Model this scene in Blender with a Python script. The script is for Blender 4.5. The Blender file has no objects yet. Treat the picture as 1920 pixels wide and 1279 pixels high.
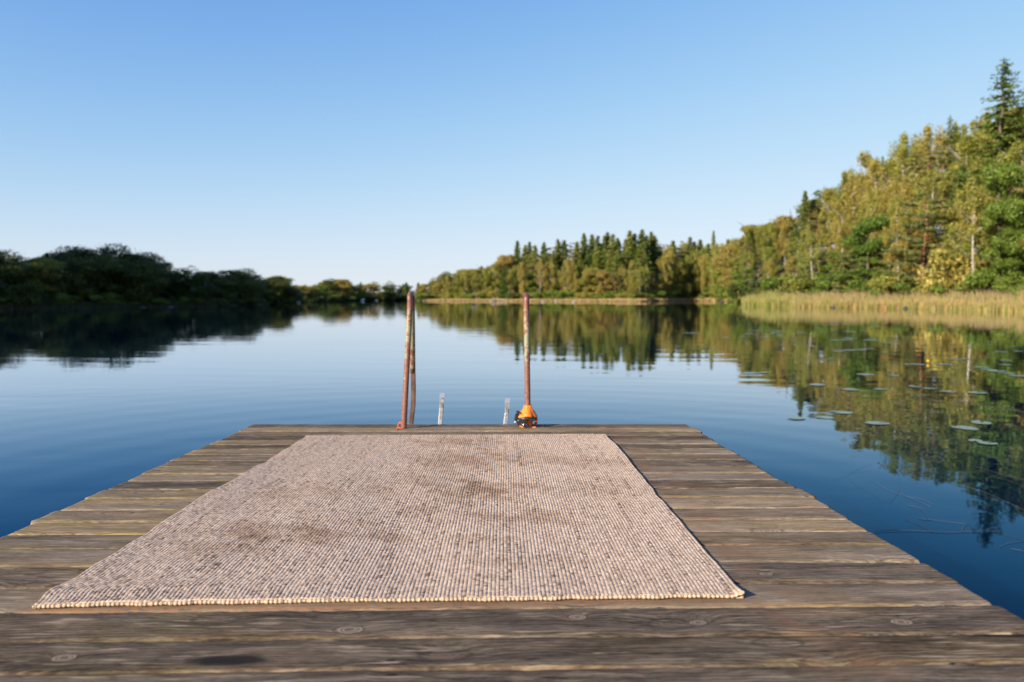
import bpy, math, random
import numpy as np
from mathutils import Vector, Matrix

# ------------------------------------------------------------------ camera, sky, sun, exposure
SC = bpy.context.scene
PITCH = math.atan(82.5/1386.0)
CAMH = 1.5
F = 1386.0
cam_d = bpy.data.cameras.new("camera"); cam = bpy.data.objects.new("camera", cam_d); SC.collection.objects.link(cam)
cam.location = (0, 0, CAMH); cam.rotation_euler = (math.pi/2-PITCH, 0, 0)
cam_d.sensor_width = 36; cam_d.lens = F/1920*36; cam_d.clip_start = 0.05; cam_d.clip_end = 6000
cam_d.dof.use_dof = True; cam_d.dof.focus_distance = 2.5; cam_d.dof.aperture_fstop = 2.9
SC.camera = cam
SUN_EL, SUN_AZ = 22.0, 230.0          # azimuth clockwise from +Y
W = bpy.data.worlds.new("World"); SC.world = W; W.use_nodes = True
wn = W.node_tree; wn.nodes.clear()
sky = wn.nodes.new("ShaderNodeTexSky"); sky.sky_type = 'NISHITA'; sky.sun_disc = False
sky.sun_elevation = math.radians(SUN_EL); sky.sun_rotation = math.radians(SUN_AZ)
sky.altitude = 0; sky.air_density = 1.0; sky.dust_density = 0.1; sky.ozone_density = 2.2
bg = wn.nodes.new("ShaderNodeBackground"); bg.inputs[1].default_value = 0.08
wo = wn.nodes.new("ShaderNodeOutputWorld")
# grade of the clear autumn sky: a soft shoulder A*x/(x+b), x = sky^1.6, per channel
sp_ = wn.nodes.new("ShaderNodeSeparateColor"); cb_ = wn.nodes.new("ShaderNodeCombineColor"); wn.links.new(sky.outputs[0], sp_.inputs[0])
def wm(op, a_, b_):
    m_ = wn.nodes.new("ShaderNodeMath"); m_.operation = op
    for k_, v_ in ((0, a_), (1, b_)):
        if isinstance(v_, (int, float)): m_.inputs[k_].default_value = v_
        else: wn.links.new(v_, m_.inputs[k_])
    return m_.outputs[0]
for ch, (tn, A_, b_) in enumerate(((.93, .88, .165), (1.0, .965, .185), (1.14, 1.03, .12))):
    x_ = wm('POWER', wm('MULTIPLY', sp_.outputs[ch], tn*.149), 1.75)
    wn.links.new(wm('MULTIPLY', wm('DIVIDE', x_, wm('ADD', x_, b_)), A_/.149), cb_.inputs[ch])
wn.links.new(cb_.outputs[0], bg.inputs[0]); wn.links.new(bg.outputs[0], wo.inputs[0])
sl = bpy.data.lights.new("sun", 'SUN'); sl.energy = 5.0; sl.angle = math.radians(0.5); sl.color = (1.0, 0.86, 0.68)
so = bpy.data.objects.new("sun", sl); SC.collection.objects.link(so)
a = math.radians(SUN_AZ); e = math.radians(SUN_EL)
SUND = Vector((math.sin(a)*math.cos(e), math.cos(a)*math.cos(e), math.sin(e)))
so.rotation_euler = (-SUND).to_track_quat('-Z', 'Y').to_euler()
SC.view_settings.view_transform = 'Standard'; SC.view_settings.look = 'None'
SC.view_settings.exposure = 0.9; SC.view_settings.gamma = 1.0
SC.cycles.use_denoising = True; SC.cycles.max_bounces = 6; SC.cycles.transparent_max_bounces = 4
SC.cycles.caustics_reflective = False; SC.cycles.caustics_refractive = False

# ------------------------------------------------------------------ helpers
rnd = random.Random(7); R = np.random.default_rng(7)
COL = SC.collection
UP = Vector((0, math.sin(PITCH), math.cos(PITCH))); FW = Vector((0, math.cos(PITCH), -math.sin(PITCH))); RT = Vector((1, 0, 0))
CP = Vector((0, 0, CAMH))
def ray(px, py): return (RT*((px-960)/F) + UP*((639.5-py)/F) + FW).normalized()
def on_water(px, py):
    d = ray(px, py); t = CAMH/-d.z; return CP + d*t
def at_depth(px, py, Y):
    d = ray(px, py); return CP + d*(Y/d.y)
def px_of(p):
    v = Vector(p)-CP; z = v.dot(FW); return (960+F*v.dot(RT)/z, 639.5-F*v.dot(UP)/z)

def mesh_np(name, V, Fc, mats=(), smooth=False, mat_idx=None, uv=None, attrs=None):
    """V: (n,3) verts; Fc: list/array of faces (m,k) or python list of tuples"""
    me = bpy.data.meshes.new(name)
    if isinstance(Fc, np.ndarray):
        m, k = Fc.shape
        me.vertices.add(len(V)); me.vertices.foreach_set("co", np.asarray(V, np.float32).ravel())
        me.loops.add(m*k); me.loops.foreach_set("vertex_index", Fc.astype(np.int32).ravel())
        me.polygons.add(m); me.polygons.foreach_set("loop_start", np.arange(0, m*k, k, dtype=np.int32))
        me.update(calc_edges=True); me.validate()
    else:
        me.from_pydata([tuple(v) for v in V], [], [tuple(f) for f in Fc]); me.update()
    for m_ in mats: me.materials.append(m_)
    if mat_idx is not None: me.polygons.foreach_set("material_index", np.asarray(mat_idx, np.int32))
    if smooth: me.polygons.foreach_set("use_smooth", np.ones(len(me.polygons), bool))
    if uv is not None:
        l = me.uv_layers.new(name="UVMap")
        vi = np.zeros(len(me.loops), np.int32); me.loops.foreach_get("vertex_index", vi)
        l.data.foreach_set("uv", np.asarray(uv, np.float32)[vi].ravel())
    for an, (typ, arr) in (attrs or {}).items():
        at = me.attributes.new(an, typ, 'POINT')
        at.data.foreach_set("color" if typ == 'FLOAT_COLOR' else "value", np.asarray(arr, np.float32).ravel())
    return me
def link(name, me, parent=None, mw=None):
    o = bpy.data.objects.new(name, me); COL.objects.link(o)
    if parent is not None: o.parent = parent
    if mw is not None: o.matrix_world = mw
    return o
def tag(o, label=None, cat=None, group=None, kind=None):
    if label: o["label"] = label
    if cat: o["category"] = cat
    if group: o["group"] = group
    if kind: o["kind"] = kind
    return o
def empty(name, loc=(0, 0, 0), rz=0.0, mw=None):
    o = bpy.data.objects.new(name, None); COL.objects.link(o); o.empty_display_size = 0.2
    if mw is not None: o.matrix_world = mw
    else: o.location = loc; o.rotation_euler = (0, 0, rz)
    return o
def joinm(parts):
    """parts: list of (V, F list) -> V, F"""
    V = []; Fs = []; n = 0
    for v, f in parts:
        V.extend([tuple(p) for p in v]); Fs.extend([tuple(i+n for i in q) for q in f]); n += len(v)
    return V, Fs
def box(cx, cy, cz, sx, sy, sz, bev=0.0, M=None):
    """bevelled box"""
    hx, hy, hz = sx/2, sy/2, sz/2; b = min(bev, hx*.9, hy*.9, hz*.9)
    if b <= 0:
        V = [(x, y, z) for x in (-hx, hx) for y in (-hy, hy) for z in (-hz, hz)]
        Fs = [(0, 1, 3, 2), (4, 6, 7, 5), (0, 4, 5, 1), (2, 3, 7, 6), (0, 2, 6, 4), (1, 5, 7, 3)]
    else:
        import bmesh
        bm = bmesh.new(); bmesh.ops.create_cube(bm, size=1)
        for v in bm.verts: v.co = Vector((v.co.x*sx, v.co.y*sy, v.co.z*sz))
        bmesh.ops.bevel(bm, geom=bm.edges[:], offset=b, segments=2, affect='EDGES')
        bm.verts.index_update()
        V = [tuple(v.co) for v in bm.verts]; Fs = [tuple(v.index for v in f.verts) for f in bm.faces]; bm.free()
    out = []
    for v in V:
        p = Vector(v)
        if M is not None: p = M @ p
        out.append((p.x+cx, p.y+cy, p.z+cz))
    return out, Fs
def tube(pts, rad, n=16, cap=True, flat=None):
    """sweep; rad scalar or list; flat=(a,b) elliptical section factors"""
    pts = [Vector(p) for p in pts]; V = []; Fs = []
    rad = rad if isinstance(rad, (list, tuple)) else [rad]*len(pts)
    t0 = (pts[1]-pts[0]).normalized()
    ref = Vector((1, 0, 0)) if abs(t0.x) < .9 else Vector((0, 1, 0))
    u = (ref - t0*ref.dot(t0)).normalized()
    for i, p in enumerate(pts):
        t = (pts[min(i+1, len(pts)-1)]-pts[max(i-1, 0)]).normalized()
        u = (u - t*u.dot(t)).normalized(); w = t.cross(u)
        fa, fb = flat or (1, 1)
        for k in range(n):
            an = 2*math.pi*k/n; V.append(p + u*math.cos(an)*rad[i]*fa + w*math.sin(an)*rad[i]*fb)
    for i in range(len(pts)-1):
        for k in range(n):
            k2 = (k+1) % n; Fs.append((i*n+k, i*n+k2, (i+1)*n+k2, (i+1)*n+k))
    if cap: Fs.append(tuple(range(n))[::-1]); Fs.append(tuple((len(pts)-1)*n+k for k in range(n)))
    return V, Fs
def smoothpath(P, per=8):
    """Catmull-Rom"""
    P = [Vector(p) for p in P]; Q = [P[0]*2-P[1]]+P+[P[-1]*2-P[-2]]; out = []
    for i in range(1, len(Q)-2):
        for s in range(per):
            t = s/per; a_, b, c, d = Q[i-1], Q[i], Q[i+1], Q[i+2]
            out.append(.5*((2*b)+(c-a_)*t+(2*a_-5*b+4*c-d)*t*t+(3*b-a_-3*c+d)*t**3))
    out.append(P[-1]); return out

# ---- shader helper
class NT:
    def __init__(s, name):
        s.m = bpy.data.materials.new(name); s.m.use_nodes = True; s.t = s.m.node_tree; s.t.nodes.clear()
        s.out = s.t.nodes.new("ShaderNodeOutputMaterial")
    def n(s, typ, ins=None, **props):
        nd = s.t.nodes.new("ShaderNode"+typ)
        for k, v in props.items(): setattr(nd, k, v)
        for k, v in (ins or {}).items(): s.set(nd.inputs[k], v)
        return nd
    def set(s, sock, v):
        if isinstance(v, bpy.types.NodeSocket): s.t.links.new(v, sock)
        else:
            if sock.type == 'RGBA' and len(v) == 3: v = (*v, 1)
            sock.default_value = v
    def math(s, op, a_, b=0.0, c=None, clamp=False):
        ins = {0: a_, 1: b}
        if c is not None: ins[2] = c
        return s.n("Math", ins, operation=op, use_clamp=clamp).outputs[0]
    def mix(s, f, a_, b, blend='MIX'):
        nd = s.n("Mix", data_type='RGBA', blend_type=blend); nd.clamp_factor = True
        s.set(nd.inputs[0], f); s.set(nd.inputs[6], a_); s.set(nd.inputs[7], b); return nd.outputs[2]
    def noise(s, vec, scale=1.0, detail=3.0, rough=.55, dist=0.0, dim='3D'):
        nd = s.n("TexNoise", {"Scale": scale, "Detail": detail, "Roughness": rough, "Distortion": dist}, noise_dimensions=dim)
        if vec is not None: s.set(nd.inputs["Vector"], vec)
        return nd.outputs["Fac"]
    def step(s, v, lo, hi, a_=0.0, b=1.0):
        return s.n("MapRange", {0: v, 1: lo, 2: hi, 3: a_, 4: b}, interpolation_type='SMOOTHSTEP').outputs[0]
    def xyz(s, x, y, z=0.0): return s.n("CombineXYZ", {0: x, 1: y, 2: z}).outputs[0]
    def sep(s, v): return s.n("SeparateXYZ", {0: v}).outputs
    def ramp(s, f, stops):
        nd = s.n("ValToRGB", {0: f}); cr = nd.color_ramp
        while len(cr.elements) < len(stops): cr.elements.new(.5)
        for el, (p, c) in zip(cr.elements, stops): el.position = p; el.color = (*c, 1)
        return nd.outputs[0]
    def bump(s, h, dist=1.0, strength=1.0, normal=None):
        nd = s.n("Bump", {"Strength": strength, "Distance": dist, "Height": h})
        if normal is not None: s.set(nd.inputs["Normal"], normal)
        return nd.outputs[0]
    def bsdf(s, **kw):
        nd = s.n("BsdfPrincipled")
        for k, v in kw.items(): s.set(nd.inputs[k.replace("_", " ")], v)
        s.t.links.new(nd.outputs[0], s.out.inputs[0]); return nd
def simple(name, col, rough=.6, metal=0.0, var=.15, scale=30, bump=0.0):
    t = NT(name); tc = t.n("TexCoord").outputs["Object"]
    nz = t.noise(tc, scale, 4)
    c = t.mix(t.step(nz, .3, .7), tuple(x*(1-var) for x in col), tuple(min(1, x*(1+var)) for x in col))
    kw = dict(Base_Color=c, Roughness=rough, Metallic=metal)
    if bump: kw["Normal"] = t.bump(nz, bump)
    t.bsdf(**kw); return t.m

# ------------------------------------------------------------------ shoreline and terrain
SH = []
for x, y in ((0, 580), (200, 577), (400, 575), (480, 572), (530, 568), (560, 566.5), (650, 564.2), (740, 563.4), (781, 563.2), (789, 564.6),
             (1000, 565), (1200, 565.6), (1300, 564.6), (1383, 565.2), (1393, 574), (1500, 576.5), (1700, 579), (1920, 586)):
    Y = 2079.0/(y-557); SH.append((math.degrees(math.atan((x-960)/F)), Y/math.cos(math.atan((x-960)/F))))
SH = [(-180, 13.5), (-140, 60), (-90, 88), (-60, 96), (-42, 104)] + SH + [(40, 72), (60, 62), (90, 54), (140, 36), (180, 13.5)]
SHA = np.array([s[0] for s in SH]); SHR = np.array([s[1] for s in SH])
def shore_r(az): return np.interp(az, SHA, SHR)
PA = np.array([-180, -60, -20, -16, -8, -6.9, 0, 8, 15, 16.8, 17.3, 24, 34, 60, 180.])
PFLAT = np.array([4, 4, 4, 6, 6, 5, 5, 8, 9, 9, 15, 15, 14, 12, 3.])
PSL = np.array([.1, .14, .13, .05, .04, .04, .05, .05, .06, .1, .26, .30, .36, .36, .1])
PMX = np.array([4, 9, 8, 5, 4, 4, 5, 6, 8, 10, 14, 18, 24, 24, 4.])
def ground(x, y):
    az = np.degrees(np.arctan2(x, y)); r = np.hypot(x, y); d = r-shore_r(az)
    fl = np.interp(az, PA, PFLAT); sl_ = np.interp(az, PA, PSL); mx = np.interp(az, PA, PMX)
    z = np.where(d < 0, np.maximum(d*.12, -3.0), 0.0)
    z = np.where(d >= 0, .05 + np.minimum(d, fl)*.045, z)
    z = np.where(d > fl, z + mx*(1-np.exp(-(d-fl)*sl_/mx)), z)
    z = z + np.where(d > 2, .12*np.sin(x*.31+y*.17)*np.sin(y*.23-x*.11), 0)
    return z
az = np.concatenate([np.arange(-180, -45, 2.0), np.arange(-45, 45, .3), np.arange(45, 180.01, 2.0)])
dd = np.array([-60, -30, -12, -5, -2, -.6, 0, .3, 1, 2.5, 5, 8, 12, 16, 20, 25, 30, 38, 48, 60, 80, 110, 160, 260, 500, 1000, 2200.])
rs = shore_r(az)[:, None] + np.where(dd[None] < 0, np.maximum(dd[None], -shore_r(az)[:, None]*.9), dd[None])
X = np.sin(np.radians(az))[:, None]*rs; Y_ = np.cos(np.radians(az))[:, None]*rs; Z = ground(X, Y_)
nA, nD = X.shape
V = np.stack([X.ravel(), Y_.ravel(), Z.ravel()], 1); V = np.vstack([V, [[0, 0, -3.0]]])
i, j = np.meshgrid(np.arange(nA-1), np.arange(nD-1), indexing='ij'); q = (i*nD+j).ravel()
FQ = [tuple(f) for f in np.stack([q, q+nD, q+nD+1, q+1], 1)] + [(nA*nD, (k+1)*nD, k*nD) for k in range(nA-1)]
t = NT("forest_floor"); tc = t.n("TexCoord").outputs["Object"]
n1 = t.noise(tc, .25, 5); n2 = t.noise(tc, 4, 4)
c = t.ramp(n1, [(.3, (.022, .024, .010)), (.5, (.038, .036, .016)), (.7, (.06, .05, .024))])
c = t.mix(t.math('MULTIPLY', t.step(n2, .45, .7), .4), c, (.09, .065, .035))
t.bsdf(Base_Color=c, Roughness=.95, Normal=t.bump(n2, .15)); M_GROUND = t.m
tag(link("ground", mesh_np("ground", V, FQ, [M_GROUND], True)), kind="structure")

# water
t = NT("lake_water"); tc = t.n("TexCoord").outputs["Object"]
x, y, z = t.sep(tc)
# long low ripples, crests roughly across the view, some drifting to the side
v1 = t.xyz(t.math('MULTIPLY', x, .22), t.math('ADD', y, t.math('MULTIPLY', x, .12)))
w1 = t.noise(v1, .9, 2, .45, .3)
v2 = t.xyz(t.math('MULTIPLY', x, .5), t.math('SUBTRACT', y, t.math('MULTIPLY', x, .35)))
w2 = t.noise(v2, 3.2, 2, .5, .2)
w3 = t.noise(tc, .05, 2)
calm = t.step(w3, .35, .7, .35, 1.0)
h = t.math('ADD', t.math('MULTIPLY', w1, .010), t.math('MULTIPLY', w2, .0016))
# rings spreading from the ladder
rx = t.math('SUBTRACT', x, -.2); ry = t.math('SUBTRACT', y, 4.9)
rr = t.math('SQRT', t.math('ADD', t.math('MULTIPLY', rx, rx), t.math('MULTIPLY', ry, ry)))
ring = t.math('MULTIPLY', t.math('SINE', t.math('MULTIPLY', rr, 9.0)), t.step(rr, 1.0, 14, .0004, 0.0))
h = t.math('ADD', t.math('MULTIPLY', h, calm), ring)
bn = t.bump(h, 1.0)
fr = t.n("Fresnel", {"IOR": 1.333, "Normal": bn}).outputs[0]; fr = t.math('ADD', t.math('MULTIPLY', fr, .5), t.step(fr, .08, .62, 0, .5))
gl = t.n("BsdfGlossy", {"Color": t.mix(t.step(fr, 0, .75), (.20, .67, 1.0), (.96, .98, 1.0)), "Roughness": .015, "Normal": bn})
df = t.n("BsdfDiffuse", {"Color": (.0, .006, .024)})
mx = t.n("MixShader", {0: fr, 1: df.outputs[0], 2: gl.outputs[0]}); t.t.links.new(mx.outputs[0], t.out.inputs[0]); M_WATER = t.m
g = np.linspace(-1, 1, 9); g = np.sign(g)*np.abs(g)**1.5*2400
V = [(a_, b, 0) for a_ in g for b in g]; FQ = [(i*9+j, (i+1)*9+j, (i+1)*9+j+1, i*9+j+1) for i in range(8) for j in range(8)]
tag(link("water", mesh_np("water", V, FQ, [M_WATER])), kind="structure")

# ------------------------------------------------------------------ jetty frame
D = ray(937, 593); N = RT.cross(D).normalized(); XD = D.cross(N).normalized()
HD = .66; O = CP - N*HD
MD = Matrix(((XD.x, D.x, N.x, O.x), (XD.y, D.y, N.y, O.y), (XD.z, D.z, N.z, O.z), (0, 0, 0, 1)))
MDI = MD.inverted()
def dk(px, py, h=0.0):
    """pixel -> jetty-local point on plane z=h"""
    d = ray(px, py); t_ = (HD-h)/-(d.dot(N)); p = MDI @ (CP+d*t_); return Vector((p.x, p.y, h))
def dk_y(px, py, yl):
    """pixel -> jetty-local point at forward distance yl"""
    d = ray(px, py); t_ = yl/d.dot(D); return MDI @ (CP+d*t_)
def sm1(n, knots, amp, seed):
    r_ = np.random.default_rng(seed); k = r_.normal(0, amp, knots+3); xs = np.linspace(0, knots, n); i_ = xs.astype(int); f = xs-i_; f = f*f*(3-2*f)
    return k[i_]*(1-f)+k[i_+1]*f

# wood
def wood_mat(name, seed=0.0, tint=(1, 1, 1)):
    t = NT(name)
    uv = t.n("UVMap").outputs[0]; ux, uy, _ = t.sep(uv)
    pr = t.n("Attribute", attribute_name="prand").outputs["Fac"]
    obj = t.n("TexCoord").outputs["Object"]; ox, oy, oz = t.sep(obj)
    ac = t.math('MULTIPLY', uy, .145)
    off = t.math('MULTIPLY_ADD', pr, 41.3, seed); off2 = t.math('MULTIPLY', pr, 17.7)
    # knots
    kv = t.xyz(t.math('ADD', t.math('MULTIPLY', ux, 1.7), off), t.math('ADD', t.math('MULTIPLY', ac, 3.3), off2))
    vor = t.n("TexVoronoi", {"Vector": kv, "Scale": 1.0, "Randomness": 1.0}, voronoi_dimensions='2D', feature='F1')
    kd = vor.outputs["Distance"]
    kn = t.math('ADD', kd, t.math('MULTIPLY', t.math('SUBTRACT', t.noise(kv, 6, 2), .5), .05))
    infl = t.math('POWER', 2.718, t.math('MULTIPLY', t.math('MULTIPLY', kn, kn), -38.0))
    lw = t.noise(t.xyz(t.math('ADD', t.math('MULTIPLY', ux, .8), off), t.math('ADD', t.math('MULTIPLY', ac, 5), off2)), 1, 2)
    kds = []
    for (qx, qy, kr_) in KNOTS:
        dx = t.math('MULTIPLY', t.math('SUBTRACT', ox, qx), 1/(kr_*1.5)); dy = t.math('MULTIPLY', t.math('SUBTRACT', oy, qy), 1/kr_)
        kdd = t.math('SQRT', t.math('ADD', t.math('MULTIPLY', dx, dx), t.math('MULTIPLY', dy, dy)))
        kds.append(t.math('ADD', kdd, t.math('MULTIPLY', t.math('SUBTRACT', t.noise(obj, 70, 2), .5), .5)))
    kmin = kds[0]
    for q_ in kds[1:]: kmin = t.math('MINIMUM', kmin, q_)
    infl2 = t.math('POWER', 2.718, t.math('MULTIPLY', t.math('MULTIPLY', kmin, kmin), -.35))
    ac0 = ac; ac = t.math('ADD', ac, t.math('MULTIPLY', infl2, .022))
    wac = t.math('ADD', ac, t.math('ADD', t.math('MULTIPLY', infl, .038), t.math('MULTIPLY', lw, .035)))
    g1 = t.noise(t.xyz(t.math('ADD', t.math('MULTIPLY', ux, 9), off), t.math('MULTIPLY', wac, 120), off2), 1, 5, .65)
    g2 = t.noise(t.xyz(t.math('ADD', t.math('MULTIPLY', ux, 45), off), t.math('MULTIPLY', wac, 360), off2), 1, 4, .65)
    ringl = t.math('SINE', t.math('MULTIPLY_ADD', wac, 520, t.math('MULTIPLY', lw, 9)))
    bl = t.noise(t.xyz(t.math('ADD', t.math('MULTIPLY', ux, 2.2), off), t.math('MULTIPLY', ac, 14), off2), 1, 4, .6)
    b2 = t.noise(t.xyz(t.math('ADD', t.math('MULTIPLY', ux, .9), off2), t.math('MULTIPLY', ac, 4), off), 1, 3, .6)
    val = t.math('ADD', t.math('MULTIPLY', g1, .35), t.math('ADD', t.math('MULTIPLY', g2, .30), t.math('MULTIPLY_ADD', bl, .25, .135)))
    val = t.math('ADD', val, t.math('MULTIPLY', ringl, .018))
    val = t.math('ADD', val, t.math('MULTIPLY', t.math('SUBTRACT', pr, .5), .13))
    c = t.ramp(val, [(.44, (.024, .020, .016)), (.51, (.078, .064, .050)), (.575, (.145, .120, .094)), (.65, (.235, .198, .158)), (.75, (.42, .36, .29))])
    # hue drift: violet grey and olive brown boards
    c = t.mix(t.step(b2, .45, .65, 0, .55), c, t.mix(1.0, c, (.92, .94, .99), 'MULTIPLY'))
    c = t.mix(t.step(b2, .52, .35, 0, .7), c, t.mix(1.0, c, (1.10, 1.0, .72), 'MULTIPLY'))
    # pale worn flecks, long and thin
    fl = t.noise(t.xyz(t.math('ADD', t.math('MULTIPLY', ux, 9), off), t.math('MULTIPLY', ac, 130), off2), 1, 3, .5)
    flm = t.noise(t.xyz(t.math('ADD', t.math('MULTIPLY', ux, 3), off2), t.math('MULTIPLY', ac, 20), off), 1, 2)
    c = t.mix(t.math('MULTIPLY', t.step(fl, .57, .65), t.step(flm, .42, .58, 0, .8)), c, (.36, .31, .25))
    # cracks
    cr = t.noise(t.xyz(t.math('ADD', t.math('MULTIPLY', ux, 2.0), off2), t.math('MULTIPLY', wac, 190), off), 1, 2, .4)
    crm = t.step(cr, .30, .25)
    c = t.mix(t.math('MULTIPLY', crm, .8), c, (.018, .014, .012))
    # algae
    al = t.noise(obj, 2.3, 4, .65); alx = t.step(ox, -.2, -1.5, .0, .35)
    edge = t.math('ABSOLUTE', t.math('MULTIPLY_ADD', uy, 2.0, -1.0))
    alm = t.math('MULTIPLY', t.step(t.math('ADD', al, t.math('MULTIPLY', alx, .25)), .52, .72), t.step(edge, .1, .95, .25, .85))
    c = t.mix(t.math('MULTIPLY', alm, .8), c, t.mix(1.0, c, (1.05, 1.08, .70), 'MULTIPLY'))
    # knots body
    km = t.step(kn, .075, .03); kr = t.math('SINE', t.math('ADD', t.math('MULTIPLY', kn, 240), t.math('MULTIPLY', g1, 9)))
    c = t.mix(t.math('MULTIPLY', km, t.step(pr, .3, .8, .25, .75)), c, t.mix(t.step(kr, -.6, .7), (.13, .10, .078), (.25, .21, .165)))
    c = t.mix(t.step(t.math('ABSOLUTE', t.math('SUBTRACT', kn, .085)), .018, .0, 0, .55), c, (.045, .034, .027))
    kb = t.step(kmin, 1.15, .85)
    c = t.mix(t.math('MULTIPLY', kb, .8), c, t.mix(t.step(t.math('SINE', t.math('MULTIPLY', kmin, 17)), -.5, .8), (.15, .12, .098), (.33, .285, .235)))
    c = t.mix(t.step(kmin, .34, .15, 0, .7), c, (.07, .05, .038))
    c = t.mix(t.step(t.math('ABSOLUTE', t.math('SUBTRACT', kmin, 1.12)), .16, .0, 0, .6), c, (.05, .038, .03))
    # worn rounded plank edges hold tan dirt and lichen
    en = t.noise(t.xyz(t.math('MULTIPLY', ox, 26), t.math('MULTIPLY', oy, 120)), 1, 3)
    el = t.noise(t.xyz(t.math('MULTIPLY', ox, 1.7), t.math('MULTIPLY', oy, 6.9)), 1, 2)
    em = t.math('MULTIPLY', t.step(t.math('ADD', edge, t.math('MULTIPLY', en, .035)), .972, 1.0), t.step(el, .44, .62, .05, .9))
    c = t.mix(t.math('MULTIPLY', em, .34), c, t.mix(t.step(en, .4, .6), (.17, .11, .06), (.38, .28, .17)))
    yl = t.noise(obj, 1.4, 2)
    c = t.mix(t.math('MULTIPLY', em, t.step(yl, .55, .68, 0, .35)), c, (.36, .31, .08))
    # round soft dark water stain near the lens and pitch pits
    for (qx, qy, rx_, ry_) in STAINS:
        dx = t.math('MULTIPLY', t.math('SUBTRACT', ox, qx), 1/rx_); dy = t.math('MULTIPLY', t.math('SUBTRACT', oy, qy), 1/ry_)
        dist = t.math('SQRT', t.math('ADD', t.math('MULTIPLY', dx, dx), t.math('MULTIPLY', dy, dy)))
        dist = t.math('ADD', dist, t.math('MULTIPLY', t.math('SUBTRACT', t.noise(obj, 14, 3), .5), .9))
        c = t.mix(t.step(dist, 1.1, .6, 0, .92), c, (.012, .011, .012))
    # reddish grit swept up against the rug's near edge
    gy = t.math('SUBTRACT', oy, t.math('MULTIPLY_ADD', ox, RUG_S, RUG_Y))
    gm = t.math('MULTIPLY', t.step(t.math('ABSOLUTE', t.math('ADD', gy, .012)), .03, .006), t.math('MULTIPLY', t.step(ox, -1.12, -1.0), t.step(ox, .63, .5)))
    gm = t.math('MULTIPLY', gm, t.step(t.noise(obj, 60, 4), .38, .58, .2, .9))
    c = t.mix(gm, c, (.25, .155, .10))
    # brown dirt to the right of the rug
    gm2 = t.math('MULTIPLY', t.step(ox, .55, .64), t.step(ox, .86, .62, 0, .5))
    gm2 = t.math('MULTIPLY', gm2, t.step(t.noise(obj, 9, 4), .4, .62))
    c = t.mix(gm2, c, (.20, .125, .085))
    c = t.mix(1.0, c, tint, 'MULTIPLY')
    hgt = t.math('ADD', t.math('MULTIPLY', g1, .0011), t.math('MULTIPLY', g2, .0011))
    hgt = t.math('SUBTRACT', hgt, t.math('MULTIPLY', crm, .0016))
    hgt = t.math('ADD', hgt, t.math('MULTIPLY', km, .0006))
    grit = t.noise(obj, 420, 2)
    hgt = t.math('ADD', hgt, t.math('MULTIPLY', grit, .0005))
    t.bsdf(Base_Color=c, Roughness=.85, Normal=t.bump(hgt, 1.0, .9), Specular_IOR_Level=.12)
    return t.m
rFL, rFR = dk(55, 1140), dk(1392, 1120); rBL, rBR = dk(575, 820), dk(1137, 817)
RUG_S = (rFR.y-rFL.y)/(rFR.x-rFL.x); RUG_Y = rFL.y-RUG_S*rFL.x
KNOTS = []
for (kx_, ky_, kr_) in ((655, 1180, .019), (1083, 1156, .013), (1309, 1166, .013), (1690, 1165, .016), (1436, 1078, .012), (1340, 943, .016), (1262, 1050, .009), (1205, 960, .010), (120, 1232, .016), (330, 1010, .010)):
    p_ = dk(kx_, ky_); KNOTS.append((p_.x, p_.y, kr_))
s1 = dk(430, 1237)
STAINS = [(s1.x, s1.y, .085, .026), (dk(1905, 1190).x, dk(1905, 1190).y, .10, .012), (dk(733, 1238).x, dk(733, 1238).y, .010, .005), (dk(735, 1265).x, dk(735, 1265).y, .012, .005)]
M_WOOD = wood_mat("weathered_deck_wood", tint=(.95, .865, .75))
M_GRIT = simple("gap_debris", (.13, .09, .055), .95, 0, .6, 120, .003)

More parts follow.
